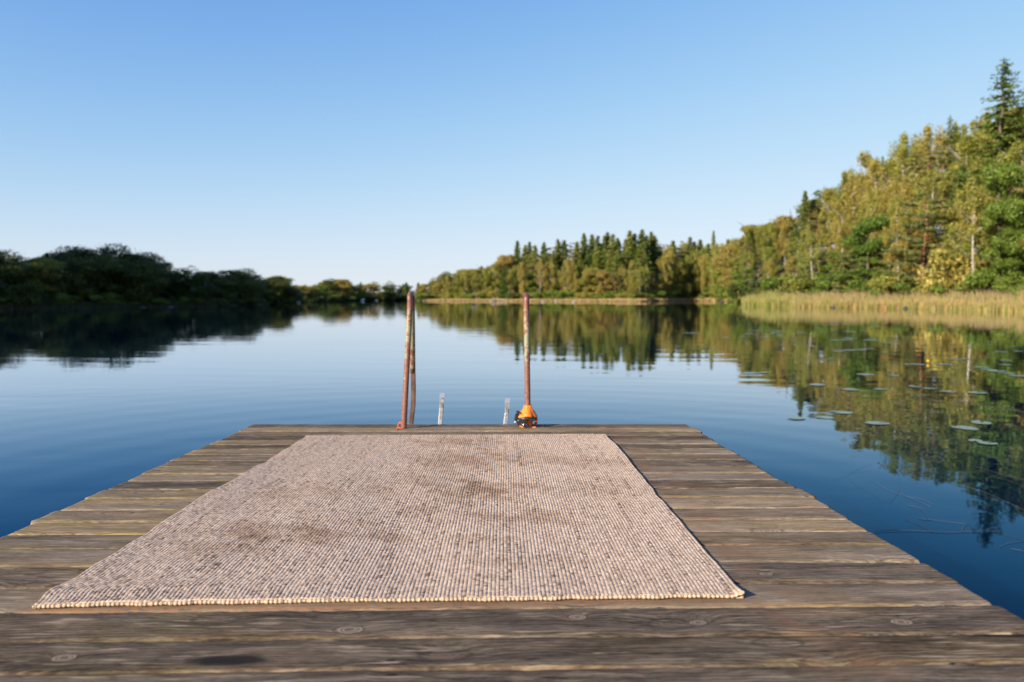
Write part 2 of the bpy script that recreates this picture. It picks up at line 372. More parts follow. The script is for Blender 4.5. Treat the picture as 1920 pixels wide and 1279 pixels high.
XL, XR = -1.505, 1.145
bnd = [1.401, 1.538, 1.688, 1.834, 1.989, 2.138, 2.276, 2.408, 2.549, 2.707]
cur = 2.707; wl = [.138, .145, .133, .140, .147, .136, .142, .139, .134, .145, .141, .137]
for w_ in wl: cur += w_; bnd.append(cur)
bnd.append(4.53)
cur = 1.401
while cur > -12.5: cur -= .145; bnd.insert(0, cur)
PLX = []
for z_ in bnd:
    zz_ = max(z_, 1.3); p_ = dk(1450, 593+HD*F/zz_); sl_ = .004 + (-.0166-.004)*min(1, max(0, (zz_-1.5)/3.0)); PLX.append((p_.y-zz_+z_-sl_*p_.x, sl_))
VV = []; FF = []; UV = []; PR = []; MI = []; nb = 0
for k in range(len(bnd)-1):
    (y0, sa), (y1, sb) = PLX[k], PLX[k+1]; near = y1 > .6
    nx = 360 if near else 12; r_ = np.random.default_rng(100+k)
    xl = XL + r_.normal(0, .006); xr = XR + r_.normal(0, .007)
    gap = .0021 + abs(r_.normal(0, .0016))
    vs = np.array([0, 0, .012, .035, .09, .2, .35, .5, .65, .8, .91, .965, .988, 1, 1]) if near else np.array([0, 0, .03, .5, .97, 1, 1])
    zs = np.array([-.028, -.006, -.0024, -.0009, 0, .0003, 0, -.0003, 0, .0003, 0, -.0009, -.0024, -.006, -.028]) if near else np.array([-.028, -.006, 0, 0, 0, -.006, -.028])
    nv = len(vs); xs = np.linspace(xl, xr, nx)
    e0 = sm1(nx, 70, .0011, 200+k)+sm1(nx, 9, .0012, 300+k); e1 = sm1(nx, 70, .0011, 400+k)+sm1(nx, 9, .0012, 500+k)
    zz = sm1(nx, 5, .0008, 600+k); chip = np.abs(sm1(nx, 90, 1, 700+k)); chip2 = np.abs(sm1(nx, 90, 1, 800+k))
    P = np.zeros((nx, nv, 3)); U = np.zeros((nx, nv, 2)); lift = r_.normal(0, .0008)
    for a_, v in enumerate(vs):
        yy = (y0+gap+e0)*(1-v)+(y1-gap+e1)*v
        # ragged ends
        xx = xs.copy()
        endn = r_.normal(0, .0035)
        xx[0] += endn; xx[-1] += r_.normal(0, .0035)
        P[:, a_, 0] = xx; P[:, a_, 1] = yy + (sa*(1-v)+sb*v)*xx
        ed = max(0, 1-min(v, 1-v)/.04)
        P[:, a_, 2] = zs[a_]+zz+lift - (ed*.0022*(chip if v < .5 else chip2) if zs[a_] > -.02 else 0)
        U[:, a_, 0] = xx; U[:, a_, 1] = v
    # round the plank ends over
    P[0, :, 2] -= .004; P[-1, :, 2] -= .004
    P = P.reshape(-1, 3); i, j = np.meshgrid(np.arange(nx-1), np.arange(nv-1), indexing='ij'); q = (i*nv+j).ravel()
    f = np.stack([q, q+nv, q+nv+1, q+1], 1)
    # end faces: skirts
    E0 = P[:nv].copy(); E0[:, 2] = -.028; E1 = P[-nv:].copy(); E1[:, 2] = -.028
    m = len(P); P = np.vstack([P, E0, E1]); U2 = np.vstack([U.reshape(-1, 2), U[0], U[-1]])
    s0 = np.arange(nv-1); sk0 = np.stack([s0+1, m+s0+1, m+s0, s0], 1); l0 = (nx-1)*nv
    sk1 = np.stack([l0+s0, m+nv+s0, m+nv+s0+1, l0+s0+1], 1)
    f = np.vstack([f, sk0, sk1])
    VV.append(P); FF.append(f+nb); UV.append(U2); PR.append(np.full(len(P), r_.random())); nb += len(P); MI.append(np.zeros(len(f)))
# crumbly debris lying in the gaps
for k in range(1, len(bnd)-1):
    yb, sb = PLX[k]
    if yb < .6: continue
    nx = 300; xs = np.linspace(XL+.01, XR-.01, nx); zt = -.0085+sm1(nx, 30, .0022, 1200+k)+sm1(nx, 120, .0016, 900+k)+sm1(nx, 12, .0014, 950+k)
    zt = np.minimum(zt, -.0024)
    P = []; 
    for s_ in (-.0105, 0, .0105):
        P.append(np.stack([xs, yb+s_+sb*xs, zt-(abs(s_)*.18)], 1))
    P = np.stack(P, 1).reshape(-1, 3); i, j = np.meshgrid(np.arange(nx-1), np.arange(2), indexing='ij'); q = (i*3+j).ravel()
    f = np.stack([q, q+3, q+4, q+1], 1); VV.append(P); FF.append(f+nb); UV.append(np.zeros((len(P), 2))); PR.append(np.zeros(len(P))); nb += len(P); MI.append(np.ones(len(f)))
jet = empty("jetty", mw=MD)
tag(jet, "weathered grey wooden jetty of cross planks reaching out over the still lake", "jetty")
me = mesh_np("deck", np.vstack(VV), np.vstack(FF), [M_WOOD, M_GRIT], True, np.concatenate(MI), np.vstack(UV), {"prand": ('FLOAT', np.concatenate(PR))})
link("deck", me, jet)
M_BEAM = simple("wet_timber", (.07, .055, .042), .8, 0, .4, 12, .01)
for bx_ in (XL+.12, -.2, XR-.12):
    v, f = box(bx_, -4.0, -.110, .10, 16.9, .16, .006); link("joist", mesh_np("joist", v, f, [M_BEAM]), jet)
for by in (4.2, .8, -3.2, -7.2):
    for bx_ in (XL+.22, XR-.22):
        v, f = tube([(bx_, by, -.195), (bx_+.01, by, -1.2), (bx_, by, -3.4)], [.07, .075, .08], 14)
        link("post", mesh_np("post", v, f, [M_BEAM], True), jet)

# ------------------------------------------------------------------ rug
RW, RL = 166, 262
nu, nvv = RW*6+1, RL*4+1
u = np.linspace(0, 1, nu); v = np.linspace(0, 1, nvv)
Ug, Vg = np.meshgrid(u, v, indexing='ij')
side_w = (sm1(nvv, 22, .0022, 11)+sm1(nvv, 5, .003, 12)); side_l = (sm1(nvv, 26, .004, 13)+sm1(nvv, 7, .005, 14))
frw = sm1(nu, 40, .0022, 15)+sm1(nu, 8, .003, 16)
FL = np.array(rFL); FR = np.array(rFR); BL = np.array(rBL); BR = np.array(rBR)
Xr = (FL[0]*(1-Ug)+FR[0]*Ug)*(1-Vg)+(BL[0]*(1-Ug)+BR[0]*Ug)*Vg + side_w[None]*Ug**4 + side_l[None]*(1-Ug)**4
Yr = (FL[1]*(1-Ug)+FR[1]*Ug)*(1-Vg)+(BL[1]*(1-Ug)+BR[1]*Ug)*Vg + frw[:, None]*(1-Vg)**6
ri = np.minimum((Ug*RW).astype(int), RW-1); fu = Ug*RW-ri
phase = R.random(RW)[ri]; kpos = np.clip(Vg*(RL-9)+phase*3+np.stack([sm1(nvv, 40, .55, 5000+k) for k in range(RW)])[ri[:, 0]]+2, 0, RL+.9); ki = kpos.astype(int); fk = kpos-ki
wig = sm1(nvv*1, 9, .0012, 17)
ribw = .72+.2*R.random(RW)[ri]
hr = np.clip(np.sin(np.pi*fu), 0, 1)**.5
hk = .58+.42*np.clip(np.sin(np.pi*fk), 0, 1)**.7
rk = R.random((RW, RL+3))
Hh = .0084 + .0021*hr*hk*(.6+.7*rk[ri, ki])
big = np.zeros_like(Ug)
for _ in range(14):
    fx, fy = R.normal(0, 2.6), R.normal(0, 1.0); big += np.sin(2*np.pi*(fx*Ug+fy*Vg)+R.random()*6.28)
Hh = Hh + .0006*big
Hh += .010*np.clip((Ug-.985)/.015, 0, 1)*np.clip(1-Vg/.03, 0, 1)
edge = np.minimum.reduce([Ug*RW, (1-Ug)*RW, Vg*RL, (1-Vg)*RL])
Hh = np.where(edge <= 0.01, .0004, Hh)
Xr = Xr + wig[None]*1.0
Pr = np.stack([Xr, Yr, Hh], -1).reshape(-1, 3)
i, j = np.meshgrid(np.arange(nu-1), np.arange(nvv-1), indexing='ij'); q = (i*nvv+j).ravel()
Fr = np.stack([q, q+nvv, q+nvv+1, q+1], 1)
# yarn colours, one per stitch, in streaks that run along each rib
cols = np.array([(.74, .60, .50), (.64, .50, .41), (.52, .40, .325), (.40, .31, .25), (.25, .195, .16)])
st = R.random((RW, RL+3)); streak = np.zeros((RW, RL+3))
for r_i in range(RW):
    streak[r_i] = sm1(RL+3, 30, .8, 2000+r_i)+sm1(RL+3, 6, .8, 3000+r_i)
cell = st*.85 + .11*streak + .05
cell += np.where(R.random(RW) < .10, .17, 0)[:, None]*np.clip(np.stack([sm1(RL+3, 8, 1, 4000+k) for k in range(RW)]), 0, 1)
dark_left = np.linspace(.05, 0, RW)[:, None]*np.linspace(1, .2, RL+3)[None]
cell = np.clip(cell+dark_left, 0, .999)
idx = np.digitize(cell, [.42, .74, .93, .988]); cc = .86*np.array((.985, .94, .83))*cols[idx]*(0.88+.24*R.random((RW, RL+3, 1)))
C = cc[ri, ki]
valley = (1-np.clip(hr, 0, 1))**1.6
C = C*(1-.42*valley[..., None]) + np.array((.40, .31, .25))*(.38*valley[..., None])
def blob(px, py, rx_, ry_, s):
    global C
    p = dk(px, py); d = ((Xr-p.x)/(rx_*1.5))**2+((Yr-p.y)/(ry_*1.6))**2
    nn = np.sin(Xr*31+Yr*17)*.25+np.sin(Xr*73-Yr*41)*.18+np.sin(Xr*19+Yr*53+1)*.2
    m = np.clip((1.35-np.sqrt(d)+nn*.9)*.8, 0, 1); m = m*m*(3-2*m)*min(1, s*.8)
    C = C*(1-m[..., None]) + C*np.array((.62, .53, .45))*m[..., None]
for b in ((860, 832, .17, .10, .8), (860, 868, .15, .16, .8), (892, 925, .11, .11, 1.0), (965, 918, .09, .07, .5), (1010, 972, .10, .08, .6), (930, 975, .12, .05, .5), (800, 905, .14, .09, .5), (590, 1012, .12, .06, .85),
          (640, 985, .08, .05, .4), (470, 1000, .12, .06, .7), (420, 1035, .10, .05, .6), (745, 1012, .06, .03, .6), (905, 1018, .07, .03, .6), (1120, 920, .14, .10, .4), (980, 860, .14, .14, .4), (1000, 1060, .14, .03, .35),
          (800, 960, .1, .06, .45), (700, 930, .12, .07, .3), (1100, 870, .2, .07, .5), (540, 930, .14, .10, .4)): blob(*b)
C4 = np.concatenate([C, np.ones(C.shape[:2]+(1,))], -1).reshape(-1, 4)
t = NT("woven_wool"); at = t.n("Attribute", attribute_name="yarn").outputs["Color"]; tc = t.n("TexCoord").outputs["Object"]
fz = t.noise(tc, 900, 3); c = t.mix(t.step(fz, .3, .7, 0, .35), at, t.mix(1.0, at, (.6, .58, .58), 'MULTIPLY'))
t.bsdf(Base_Color=c, Roughness=.95, Specular_IOR_Level=.0, Normal=t.bump(fz, .0012)); M_WOOL = t.m
rug = empty("rug", mw=MD); tag(rug, "flat woven beige wool rug with faint brown stains laid across the jetty planks", "rug")
link("woven_field", mesh_np("woven_field", Pr, Fr, [M_WOOL], True, attrs={"yarn": ('FLOAT_COLOR', C4)}), rug)
M_BIND = simple("cream_binding", (.47, .34, .22), .95, 0, .3, 160, .002)
for nm, vv_ in (("edge_binding", 0), ("edge_binding", nvv-1)):
    n = 166*8; V = []; Fs = []; k = 10
    for s in range(n+1):
        f = s/n; iu = min(int(f*(nu-1)), nu-1); cx = Xr[iu, vv_]; cy = Yr[iu, vv_]
        ci = int(f*150); ph = (f*150) % 1; rr_ = (.0032+.0014*rk[ci % RW, 5])*(.72+.35*max(0, math.sin(math.pi*ph))**.6)
        for a_ in range(k):
            an = 2*math.pi*a_/k; V.append((cx, cy+(-.002 if vv_ == 0 else .002)+math.cos(an)*rr_*1.05, .0055+math.sin(an)*rr_*1.0 + (.010*max(0, (f-.985)/.015) if vv_ == 0 else 0)))
    for s in range(n):
        for a_ in range(k): Fs.append((s*k+a_, s*k+(a_+1) % k, (s+1)*k+(a_+1) % k, (s+1)*k+a_))
    link(nm, mesh_np(nm, V, Fs, [M_BIND], True), rug)

# ------------------------------------------------------------------ bathing ladder with rusty handrails
t = NT("worn_painted_steel"); tc = t.n("TexCoord").outputs["Object"]; x, y, z = t.sep(tc)
na = t.noise(tc, 22, 5, .65); nb_ = t.noise(tc, 90, 4, .6); nc = t.noise(t.xyz(t.math('MULTIPLY', x, 3), t.math('MULTIPLY', y, 3), t.math('MULTIPLY', z, .6)), 9, 3)
red = t.mix(t.step(nb_, .35, .65), (.15, .050, .034), (.27, .125, .085))
cream = t.mix(t.step(na, .45, .6), (.36, .31, .20), (.22, .26, .15))
up = t.math('MULTIPLY', t.step(t.math('ADD', z, t.math('MULTIPLY', y, .5)), .22+2.17, .58+2.17), t.step(z, .76, .62))
c = t.mix(t.math('MULTIPLY', t.step(t.math('ADD', na, t.math('MULTIPLY', up, .155)), .60, .67), 1.0), red, cream)
c = t.mix(t.step(nb_, .60, .68, 0, .9), c, (.30, .07, .03))
c = t.mix(t.math('MULTIPLY', t.step(z, .73, .78), t.step(na, .35, .55)), c, (.13, .045, .032))
c = t.mix(t.step(z, .20, .02, 0, .35), c, (.16, .075, .055))
t.bsdf(Base_Color=c, Roughness=.42, Metallic=.0, Normal=t.bump(t.math('ADD', na, nb_), .0012)); M_RAIL = t.m
M_BROWN = simple("brown_rusty_steel", (.13, .075, .055), .5, .2, .35, 25, .002)
lad = empty("bathing_ladder", mw=MD)
tag(lad, "rusty steel bathing ladder with two tall hooped handrails at the end of the jetty", "ladder")
def rail(base, top, low, r0=.0168):
    """base on deck, hooped over at top, down to low beyond the edge"""
    b, tp, lo = Vector(base), Vector(top), Vector(low)
    hw = .045; P = [b+Vector((0, 0, -.02))]
    for s in np.linspace(0, 1, 10): P.append(b.lerp(tp-Vector((0, 0, .04)), s))
    c0 = tp+Vector((0, hw, -.045))
    for an in np.linspace(150, 20, 9):
        P.append(c0+Vector(((lo.x-tp.x)*.05, math.cos(math.radians(an))*hw*1.3, math.sin(math.radians(an))*.045)))
    l0 = P[-1]
    for s in np.linspace(.12, 1, 9): P.append(l0.lerp(lo, s))
    return P
bl_ = dk(757, 804); tl_ = dk_y(769, 551, bl_.y); lowl = dk_y(774, 700, 4.63)
br_ = dk(990, 801); tr_ = dk_y(987, 553, br_.y); lowr = dk_y(988.5, 705, 4.63)
for P in (rail(bl_, tl_, lowl), rail(br_, tr_, lowr)):
    v, f = tube(P, .0168, 18); link("handrail", mesh_np("handrail", v, f, [M_RAIL], True), lad)
def bar(name, P, sx, sy, mat, parent):
    V = []; Fs = []
    for p in P:
        for dx, dy in ((-1, -1), (1, -1), (1, 1), (-1, 1)): V.append((p[0]+dx*sx/2, p[1]+dy*sy/2, p[2]))
    for i_ in range(len(P)-1):
        for k in range(4): Fs.append((i_*4+k, i_*4+(k+1) % 4, (i_+1)*4+(k+1) % 4, (i_+1)*4+k))
    Fs.append((3, 2, 1, 0)); Fs.append(tuple((len(P)-1)*4+k for k in range(4)))
    o = link(name, mesh_np(name, V, Fs, [mat]), parent)
    m = o.modifiers.new("Bevel", 'BEVEL'); m.width = .0025; m.segments = 2; return o
s_top = dk_y(774.2, 697, 4.63); s_bot = dk_y(770, 792, 4.65)
xs0 = [(s_top.x, 4.635, s_top.z), (s_top.x+.001, 4.64, .2), (s_top.x-.002, 4.645, .1), (s_bot.x, 4.65, -.03), (s_bot.x-.03, 4.66, -.5), (s_bot.x-.03, 4.66, -1.9)]
bar("stringer", xs0, .027, .045, M_BROWN, lad)
s_top = dk_y(989.5, 704, 4.63)
xs1 = [(s_top.x, 4.635, s_top.z), (s_top.x, 4.64, .1), (s_top.x-.002, 4.65, -.5), (s_top.x, 4.66, -1.9)]
bar("stringer", xs1, .025, .045, M_BROWN, lad)
for zr in (-.35, -.62, -.89, -1.16, -1.43, -1.7):
    v, f = tube([(xs0[-1][0], 4.66, zr), (xs1[-1][0], 4.66, zr)], .016, 12); link("rung", mesh_np("rung", v, f, [M_BROWN], True), lad)

# aluminium ladder between the handrails
t = NT("dull_aluminium"); tc = t.n("TexCoord").outputs["Object"]; na = t.noise(tc, 40, 4)
t.bsdf(Base_Color=t.mix(t.step(na, .3, .7), (.20, .20, .205), (.34, .335, .33)), Metallic=.4, Roughness=t.step(na, .3, .7, .35, .55), Normal=t.bump(na, .001)); M_ALU = t.m
t = NT("polished_cut_metal"); t.bsdf(Base_Color=(.36, .38, .42), Metallic=.4, Roughness=.45); M_CUT = t.m
al = empty("swim_ladder", mw=MD); tag(al, "thin aluminium swim ladder, its two short rails poking up beyond the planks between the handrails", "ladder")
for (xb, xt, yt, hh) in ((825.5, 828.5, 737, 0), (947.5, 951, 747, 0)):
    b = dk_y(xb, 795, 4.70); tp = dk_y(xt, yt+9, 4.72)
    P = [(b.x-.02, 4.70, -1.8), (b.x-.004, 4.70, -.12), (b.x, 4.70, b.z), (tp.x-.002, 4.72, tp.z-.06), (tp.x, 4.72, tp.z)]
    bar("rail", P, .025, .022, M_ALU, al)
    # slanted cut top
    w = .016; zt = tp.z; V = [(tp.x-w, 4.706, zt+.001), (tp.x+w, 4.706, zt+.001), (tp.x+w+.003, 4.736, zt+.030), (tp.x-w+.003, 4.736, zt+.030), (tp.x-w, 4.736, zt+.001), (tp.x+w, 4.736, zt+.001)]
    link("end_cap", mesh_np("end_cap", V, [(0, 1, 2, 3), (0, 4, 5, 1), (0, 3, 4), (1, 5, 2), (4, 3, 2, 5)], [M_CUT]), al)
    # folded lug
    V = [(tp.x-.012, 4.7045, zt-.004), (tp.x+.014, 4.7045, zt-.004), (tp.x+.012, 4.700, zt-.030), (tp.x+.004, 4.703, zt-.062), (tp.x-.004, 4.699, zt-.030)]
    V += [(p[0], p[1]+.006, p[2]) for p in V]
    link("lug", mesh_np("lug", V, [(0, 1, 2, 4), (4, 2, 3), (5, 9, 7, 6), (9, 8, 7), (0, 5, 6, 1), (1, 6, 7, 2), (2, 7, 8, 3), (3, 8, 9, 4), (4, 9, 5, 0)], [M_ALU]), al)
ca, cb = dk_y(825.5, 795, 4.7), dk_y(947.5, 795, 4.7)
for zr in (-.3, -.58, -.86, -1.14, -1.42):
    v, f = tube([(ca.x-.012, 4.70, zr), (cb.x-.012, 4.70, zr)], .014, 12); link("rung", mesh_np("rung", v, f, [M_ALU], True), al)

# ------------------------------------------------------------------ orange strap bundle on the right handrail
M_OR = simple("orange_webbing", (.85, .19, .012), .5, 0, .25, 60, .002)
M_BK = simple("black_nylon", (.018, .018, .02), .4, 0, .3, 60, .001)
M_GY = simple("grey_steel_ring", (.5, .5, .5), .3, .8, .2, 60)
ob = empty("float_bundle", mw=MD @ Matrix.Translation((br_.x, br_.y, 0)))
tag(ob, "orange float bundle with black straps and buckles around the foot of the right handrail", "safety float")
V = []; Fs = []; n = 28
prof = [(.132, .0215), (.125, .0235), (.11, .028), (.095, .036), (.082, .046), (.072, .053), (.066, .054), (.060, .045), (.056, .034), (.048, .027), (.036, .026), (.024, .028), (.012, .027), (.002, .025)]
for k, (zz_, r_) in enumerate(prof):
    for a_ in range(n):
        an = 2*math.pi*a_/n; fold = 1+.07*math.sin(an*5+zz_*40)+.04*math.sin(an*9)
        lf = 1+.38*max(0, -math.cos(an))*max(0, 1-abs(zz_-.070)/.04)
        V.append((math.cos(an)*r_*fold*lf, math.sin(an)*r_*fold*.9, zz_ + (.006*math.sin(an*3) if .05 < zz_ < .1 else 0)))
for k in range(len(prof)-1):
    for a_ in range(n): Fs.append((k*n+a_, k*n+(a_+1) % n, (k+1)*n+(a_+1) % n, (k+1)*n+a_))
link("fabric_cover", mesh_np("fabric_cover", V, Fs, [M_OR], True), ob)
v, f = tube(smoothpath([(.016, .012, .105), (.034, .012, .088), (.047, .014, .062), (.049, .014, .035), (.044, .012, .012), (.030, .006, .008)]), .0085, 10, flat=(1.0, 1.9))
M_OR2 = simple("dark_orange_webbing", (.45, .045, .010), .5, 0, .25, 60, .002)
link("loop", mesh_np("loop", v, f, [M_OR2], True), ob)
def ringstrap(rx_, ry_, zc, w, tl, nm):
    V = []; Fs = []; n = 36
    for k in range(n):
        an = 2*math.pi*k/n; wob = .002*math.sin(an*3+zc*99)
        for dr, dz in ((0, -w), (.003, -w), (.003, w), (0, w)):
            V.append((math.cos(an)*(rx_+dr)-.012*max(0, -math.cos(an)), math.sin(an)*(ry_+dr), zc+dz+wob+tl*math.cos(an)))
    for k in range(n):
        k2 = (k+1) % n
        for s in range(4): Fs.append((k*4+s, k2*4+s, k2*4+(s+1) % 4, k*4+(s+1) % 4))
    return link(nm, mesh_np(nm, V, Fs, [M_BK], True), ob)
ringstrap(.050, .053, .057, .0055, .002, "strap"); ringstrap(.036, .040, .047, .003, .004, "strap")
for (c_, s_, rot) in (((-.032, -.056, .042), (.046, .016, .022), 18), ((-.070, -.020, .062), (.018, .024, .046), 12), ((.020, -.054, .050), (.032, .012, .015), -4), ((-.016, -.050, .014), (.034, .020, .014), 8), ((-.052, -.010, .088), (.038, .024, .013), 24), ((-.055, -.045, .030), (.022, .018, .026), -20)):
    v, f = box(*c_, *s_, .003, Matrix.Rotation(math.radians(rot), 3, 'Y')); link("buckle", mesh_np("buckle", v, f, [M_BK]), ob)
for c_, r_ in (((-.020, -.050, .018), .010), ((-.070, -.012, .030), .008)):
    P = [(c_[0]+math.cos(k/14*6.2832)*r_, c_[1], c_[2]+math.sin(k/14*6.2832)*r_*.8) for k in range(15)]
    v, f = tube(P, .0028, 8); link("ring", mesh_np("ring", v, f, [M_GY], True), ob)
v, f = tube(smoothpath([(-.040, -.040, .050), (-.060, -.045, .035), (-.045, -.048, .012), (-.015, -.045, .006), (.02, -.035, .004), (.046, -.03, .004)]), .0035, 8)
link("cord", mesh_np("cord", v, f, [simple("peach_cord", (.75, .32, .12), .7)], True), ob)
# frayed cord on the left handrail
P = smoothpath([(.0, -.018, .006), (-.022, -.02, .008), (-.040, -.012, .012), (-.036, 0, .035), (-.022, -.004, .048), (-.010, -.02, .040), (.006, -.021, .030), (.018, -.012, .02)])
v, f = tube(P, .0052, 8)
P2 = smoothpath([(-.038, -.012, .010), (-.050, -.03, .004), (-.036, -.04, .004), (-.046, -.055, .004)]); v2, f2 = tube(P2, .0035, 6)
V, Fs = joinm([(v, f), (v2, f2)])
o = link("cord_loop", mesh_np("cord_loop", V, Fs, [simple("orange_cord", (.50, .10, .03), .6, 0, .4, 300, .002)], True)); o.matrix_world = MD @ Matrix.Translation((bl_.x, bl_.y, 0)) @ Matrix.Scale(.8, 4)
tag(o, "frayed loop of orange cord knotted round the foot of the left handrail", "cord")

# small oval knot-hole rim shape beside the lens is part of the deck: a thin dark cracked oval
kc = dk(1803, 1246); P = [(kc.x+math.cos(k/40*6.2832)*.0205, kc.y+math.sin(k/40*6.2832)*.0085-.15*math.cos(k/40*6.2832)*.012, -.0004) for k in range(41)]
v, f = tube(P, [.0010+.0006*math.sin(k*.4) for k in range(41)], 6, cap=False)
link("knot_crack", mesh_np("knot_crack", v, f, [simple("dark_pitch", (.02, .013, .01), .8)], True), jet)

# ------------------------------------------------------------------ lily pads
def leafmat(name, a_, b, tr=.0, rough=.5, extra=None):
    t = NT(name); ri_ = t.n("ObjectInfo").outputs["Random"]; tc = t.n("TexCoord").outputs["Object"]
    geo = t.n("NewGeometry").outputs["Random Per Island"]
    nz = t.noise(tc, .55, 3)
    f = t.math('ADD', t.math('MULTIPLY', ri_, .5), t.math('ADD', t.math('MULTIPLY', nz, .55), t.math('MULTIPLY', geo, .25)))
    c = t.mix(t.step(f, .38, .88), a_, b)
    if extra: c = t.mix(t.step(geo, 1-extra[1], 1-extra[1]+.02), c, extra[0])
    v = t.math('MULTIPLY_ADD', geo, .7, .65)
    c = t.mix(1.0, c, t.n("CombineColor", {0: v, 1: v, 2: v}).outputs[0], 'MULTIPLY')
    p = t.n("BsdfPrincipled", {"Base Color": c, "Roughness": rough, "Specular IOR Level": .25})
    if tr > 0:
        tl = t.n("BsdfTranslucent", {0: t.mix(1.0, c, (1.25, 1.2, .5), 'MULTIPLY')})
        mx = t.n("MixShader", {0: tr, 1: p.outputs[0], 2: tl.outputs[0]}); t.t.links.new(mx.outputs[0], t.out.inputs[0])
    else: t.t.links.new(p.outputs[0], t.out.inputs[0])
    return t.m
t = NT("lily_leaf"); ri_ = t.n("ObjectInfo").outputs["Random"]; tc = t.n("TexCoord").outputs["Object"]
nz = t.noise(tc, 14, 4); c = t.mix(t.step(nz, .35, .65), (.15, .22, .14), (.24, .30, .20)); c = t.mix(t.step(t.noise(tc, 30, 2), .66, .7), c, (.28, .22, .07))
t.bsdf(Base_Color=c, Roughness=.33, Specular_IOR_Level=.6, Coat_Weight=.15, Coat_Roughness=.25); M_LILY = t.m
pad_me = []
for k in range(4):
    n = 36; V = [(0, 0, .004)]; Fs = []; half = .16+.05*k; r_ = random.Random(k)
    for rr_ in (.45, .8, 1.0):
        for s in range(n+1):
            an = half+(2*math.pi-2*half)*s/n; rad = rr_*(1+.05*math.sin(an*2+k)+.02*math.sin(an*7+k))
            V.append((math.cos(an)*rad*.5, math.sin(an)*rad*.5*.86, .004+(.010*max(0, math.sin(an*1.5+k)) if rr_ == 1 else 0)+.003*math.sin(an*4+k)))
    for s in range(n): Fs.append((0, 1+s, 2+s))
    for ring_ in range(2):
        o_ = 1+ring_*(n+1)
        for s in range(n): Fs.append((o_+s, o_+n+1+s, o_+n+2+s, o_+s+1))
    me = mesh_np("lily_pad", V, Fs, [M_LILY], True); pad_me.append(me)
PADS = [(1809, 803, 52), (1840, 793, 46), (1829, 827, 32), (1852, 832, 38), (1493, 785, 40), (1545, 783, 38), (1645, 794, 50), (1577, 774, 44), (1533, 722, 36), (1593, 731, 34), (1652, 730, 32), (1715, 725, 30), (1741, 729, 24), (1777, 735, 32), (1833, 737, 42),
        (1708, 683, 30), (1726, 684, 30), (1771, 684, 34), (1622, 703, 36), (1675, 705, 24), (1407, 700, 40), (1433, 699, 24), (1790, 674, 28), (1808, 673, 26), (1841, 689, 30), (1870, 696, 40), (1888, 700, 30), (1852, 693, 30), (1908, 705, 36), (1878, 660, 30), (1886, 676, 26), (1883, 684, 30), (1815, 651, 22),
        (1785, 654, 16), (1762, 651, 14), (1716, 652, 14), (1572, 658, 30), (1590, 657, 26), (1612, 656, 30), (1629, 654, 20), (1570, 638, 28), (1588, 637, 28), (1594, 634, 30), (1633, 638, 34), (1637, 634, 16), (1680, 645, 20), (1661, 643, 20), (1491, 647, 14), (1467, 647, 14), (1519, 649, 18),
        (1419, 620, 18), (1439, 620, 20), (1459, 621, 24), (1404, 626, 22), (1393, 632, 14), (1433, 632, 18), (1461, 629, 18), (1501, 624, 22), (1453, 625, 22), (1591, 622, 28), (1560, 609, 26), (1585, 608, 20), (1641, 613, 24), (1678, 632, 20), (1719, 621, 14), (1745, 618, 20), (1774, 619, 18),
        (1855, 641, 14), (1858, 646, 14), (1904, 635, 16), (1903, 650, 24), (1909, 659, 22), (1285, 624.5, 18), (1300, 625, 26), (1362, 633, 18), (1885, 625, 16), (1840, 618, 14), (1700, 610, 18), (1620, 620, 18), (1530, 615, 18), (1480, 612, 16), (1660, 660, 16), (1560, 672, 18)]
ORD = "first second third fourth fifth sixth seventh eighth ninth tenth eleventh twelfth thirteenth fourteenth fifteenth sixteenth seventeenth eighteenth nineteenth twentieth".split()
NEARLAB = {0: "biggest round green lily pad in the right foreground, in front of its twin", 1: "round green lily pad just behind the biggest one on the right", 2: "small lily pad tucked against the nearest pad on the right",
           3: "nearest lily pad of all, glossy and overlapped by a smaller one", 4: "leftmost of two curled lily pads on blue water right of the jetty end", 5: "right one of two curled lily pads on blue water beyond the jetty",
           6: "wide lily pad at the edge of the dark forest reflection", 7: "faint half sunk lily pad behind the two curled ones"}
bands = {}
for k, (px, py, w) in enumerate(PADS):
    p = on_water(px, py); yd = p.y
    o = link("lily_pad", pad_me[k % 4]); s = w/F*yd; s *= .9; s = min(s, .55) if yd < 25 else min(s, 1.0)
    o.location = (p.x, p.y, .004+.0007*(k % 5)); o.rotation_euler = (0, 0, rnd.uniform(0, 6.28)); o.scale = (s, s, min(s, .35))
    if k in NEARLAB: tag(o, NEARLAB[k], "lily pad", "lily pads floating off the reeds")
    else:
        b = "nearest" if py > 715 else "middle" if py > 665 else "far" if py > 640 else "farthest"
        if px < 1380: b = "lone"
        bands.setdefault(b, []).append((px, o))
BT = {"nearest": "line of pads across the brown tree reflection", "middle": "cluster around the yellow bud", "far": "scattered band below the reed reflection", "farthest": "thin band close to the reeds", "lone": "small patch far left of the others"}
for b, L in bands.items():
    for k, (px, o) in enumerate(sorted(L, key=lambda q_: q_[0])):
        tag(o, (ORD[k] if k < 20 else "twenty-" + ORD[k-20]) + " pad from left in the " + BT[b], "lily pad", "lily pads floating off the reeds")
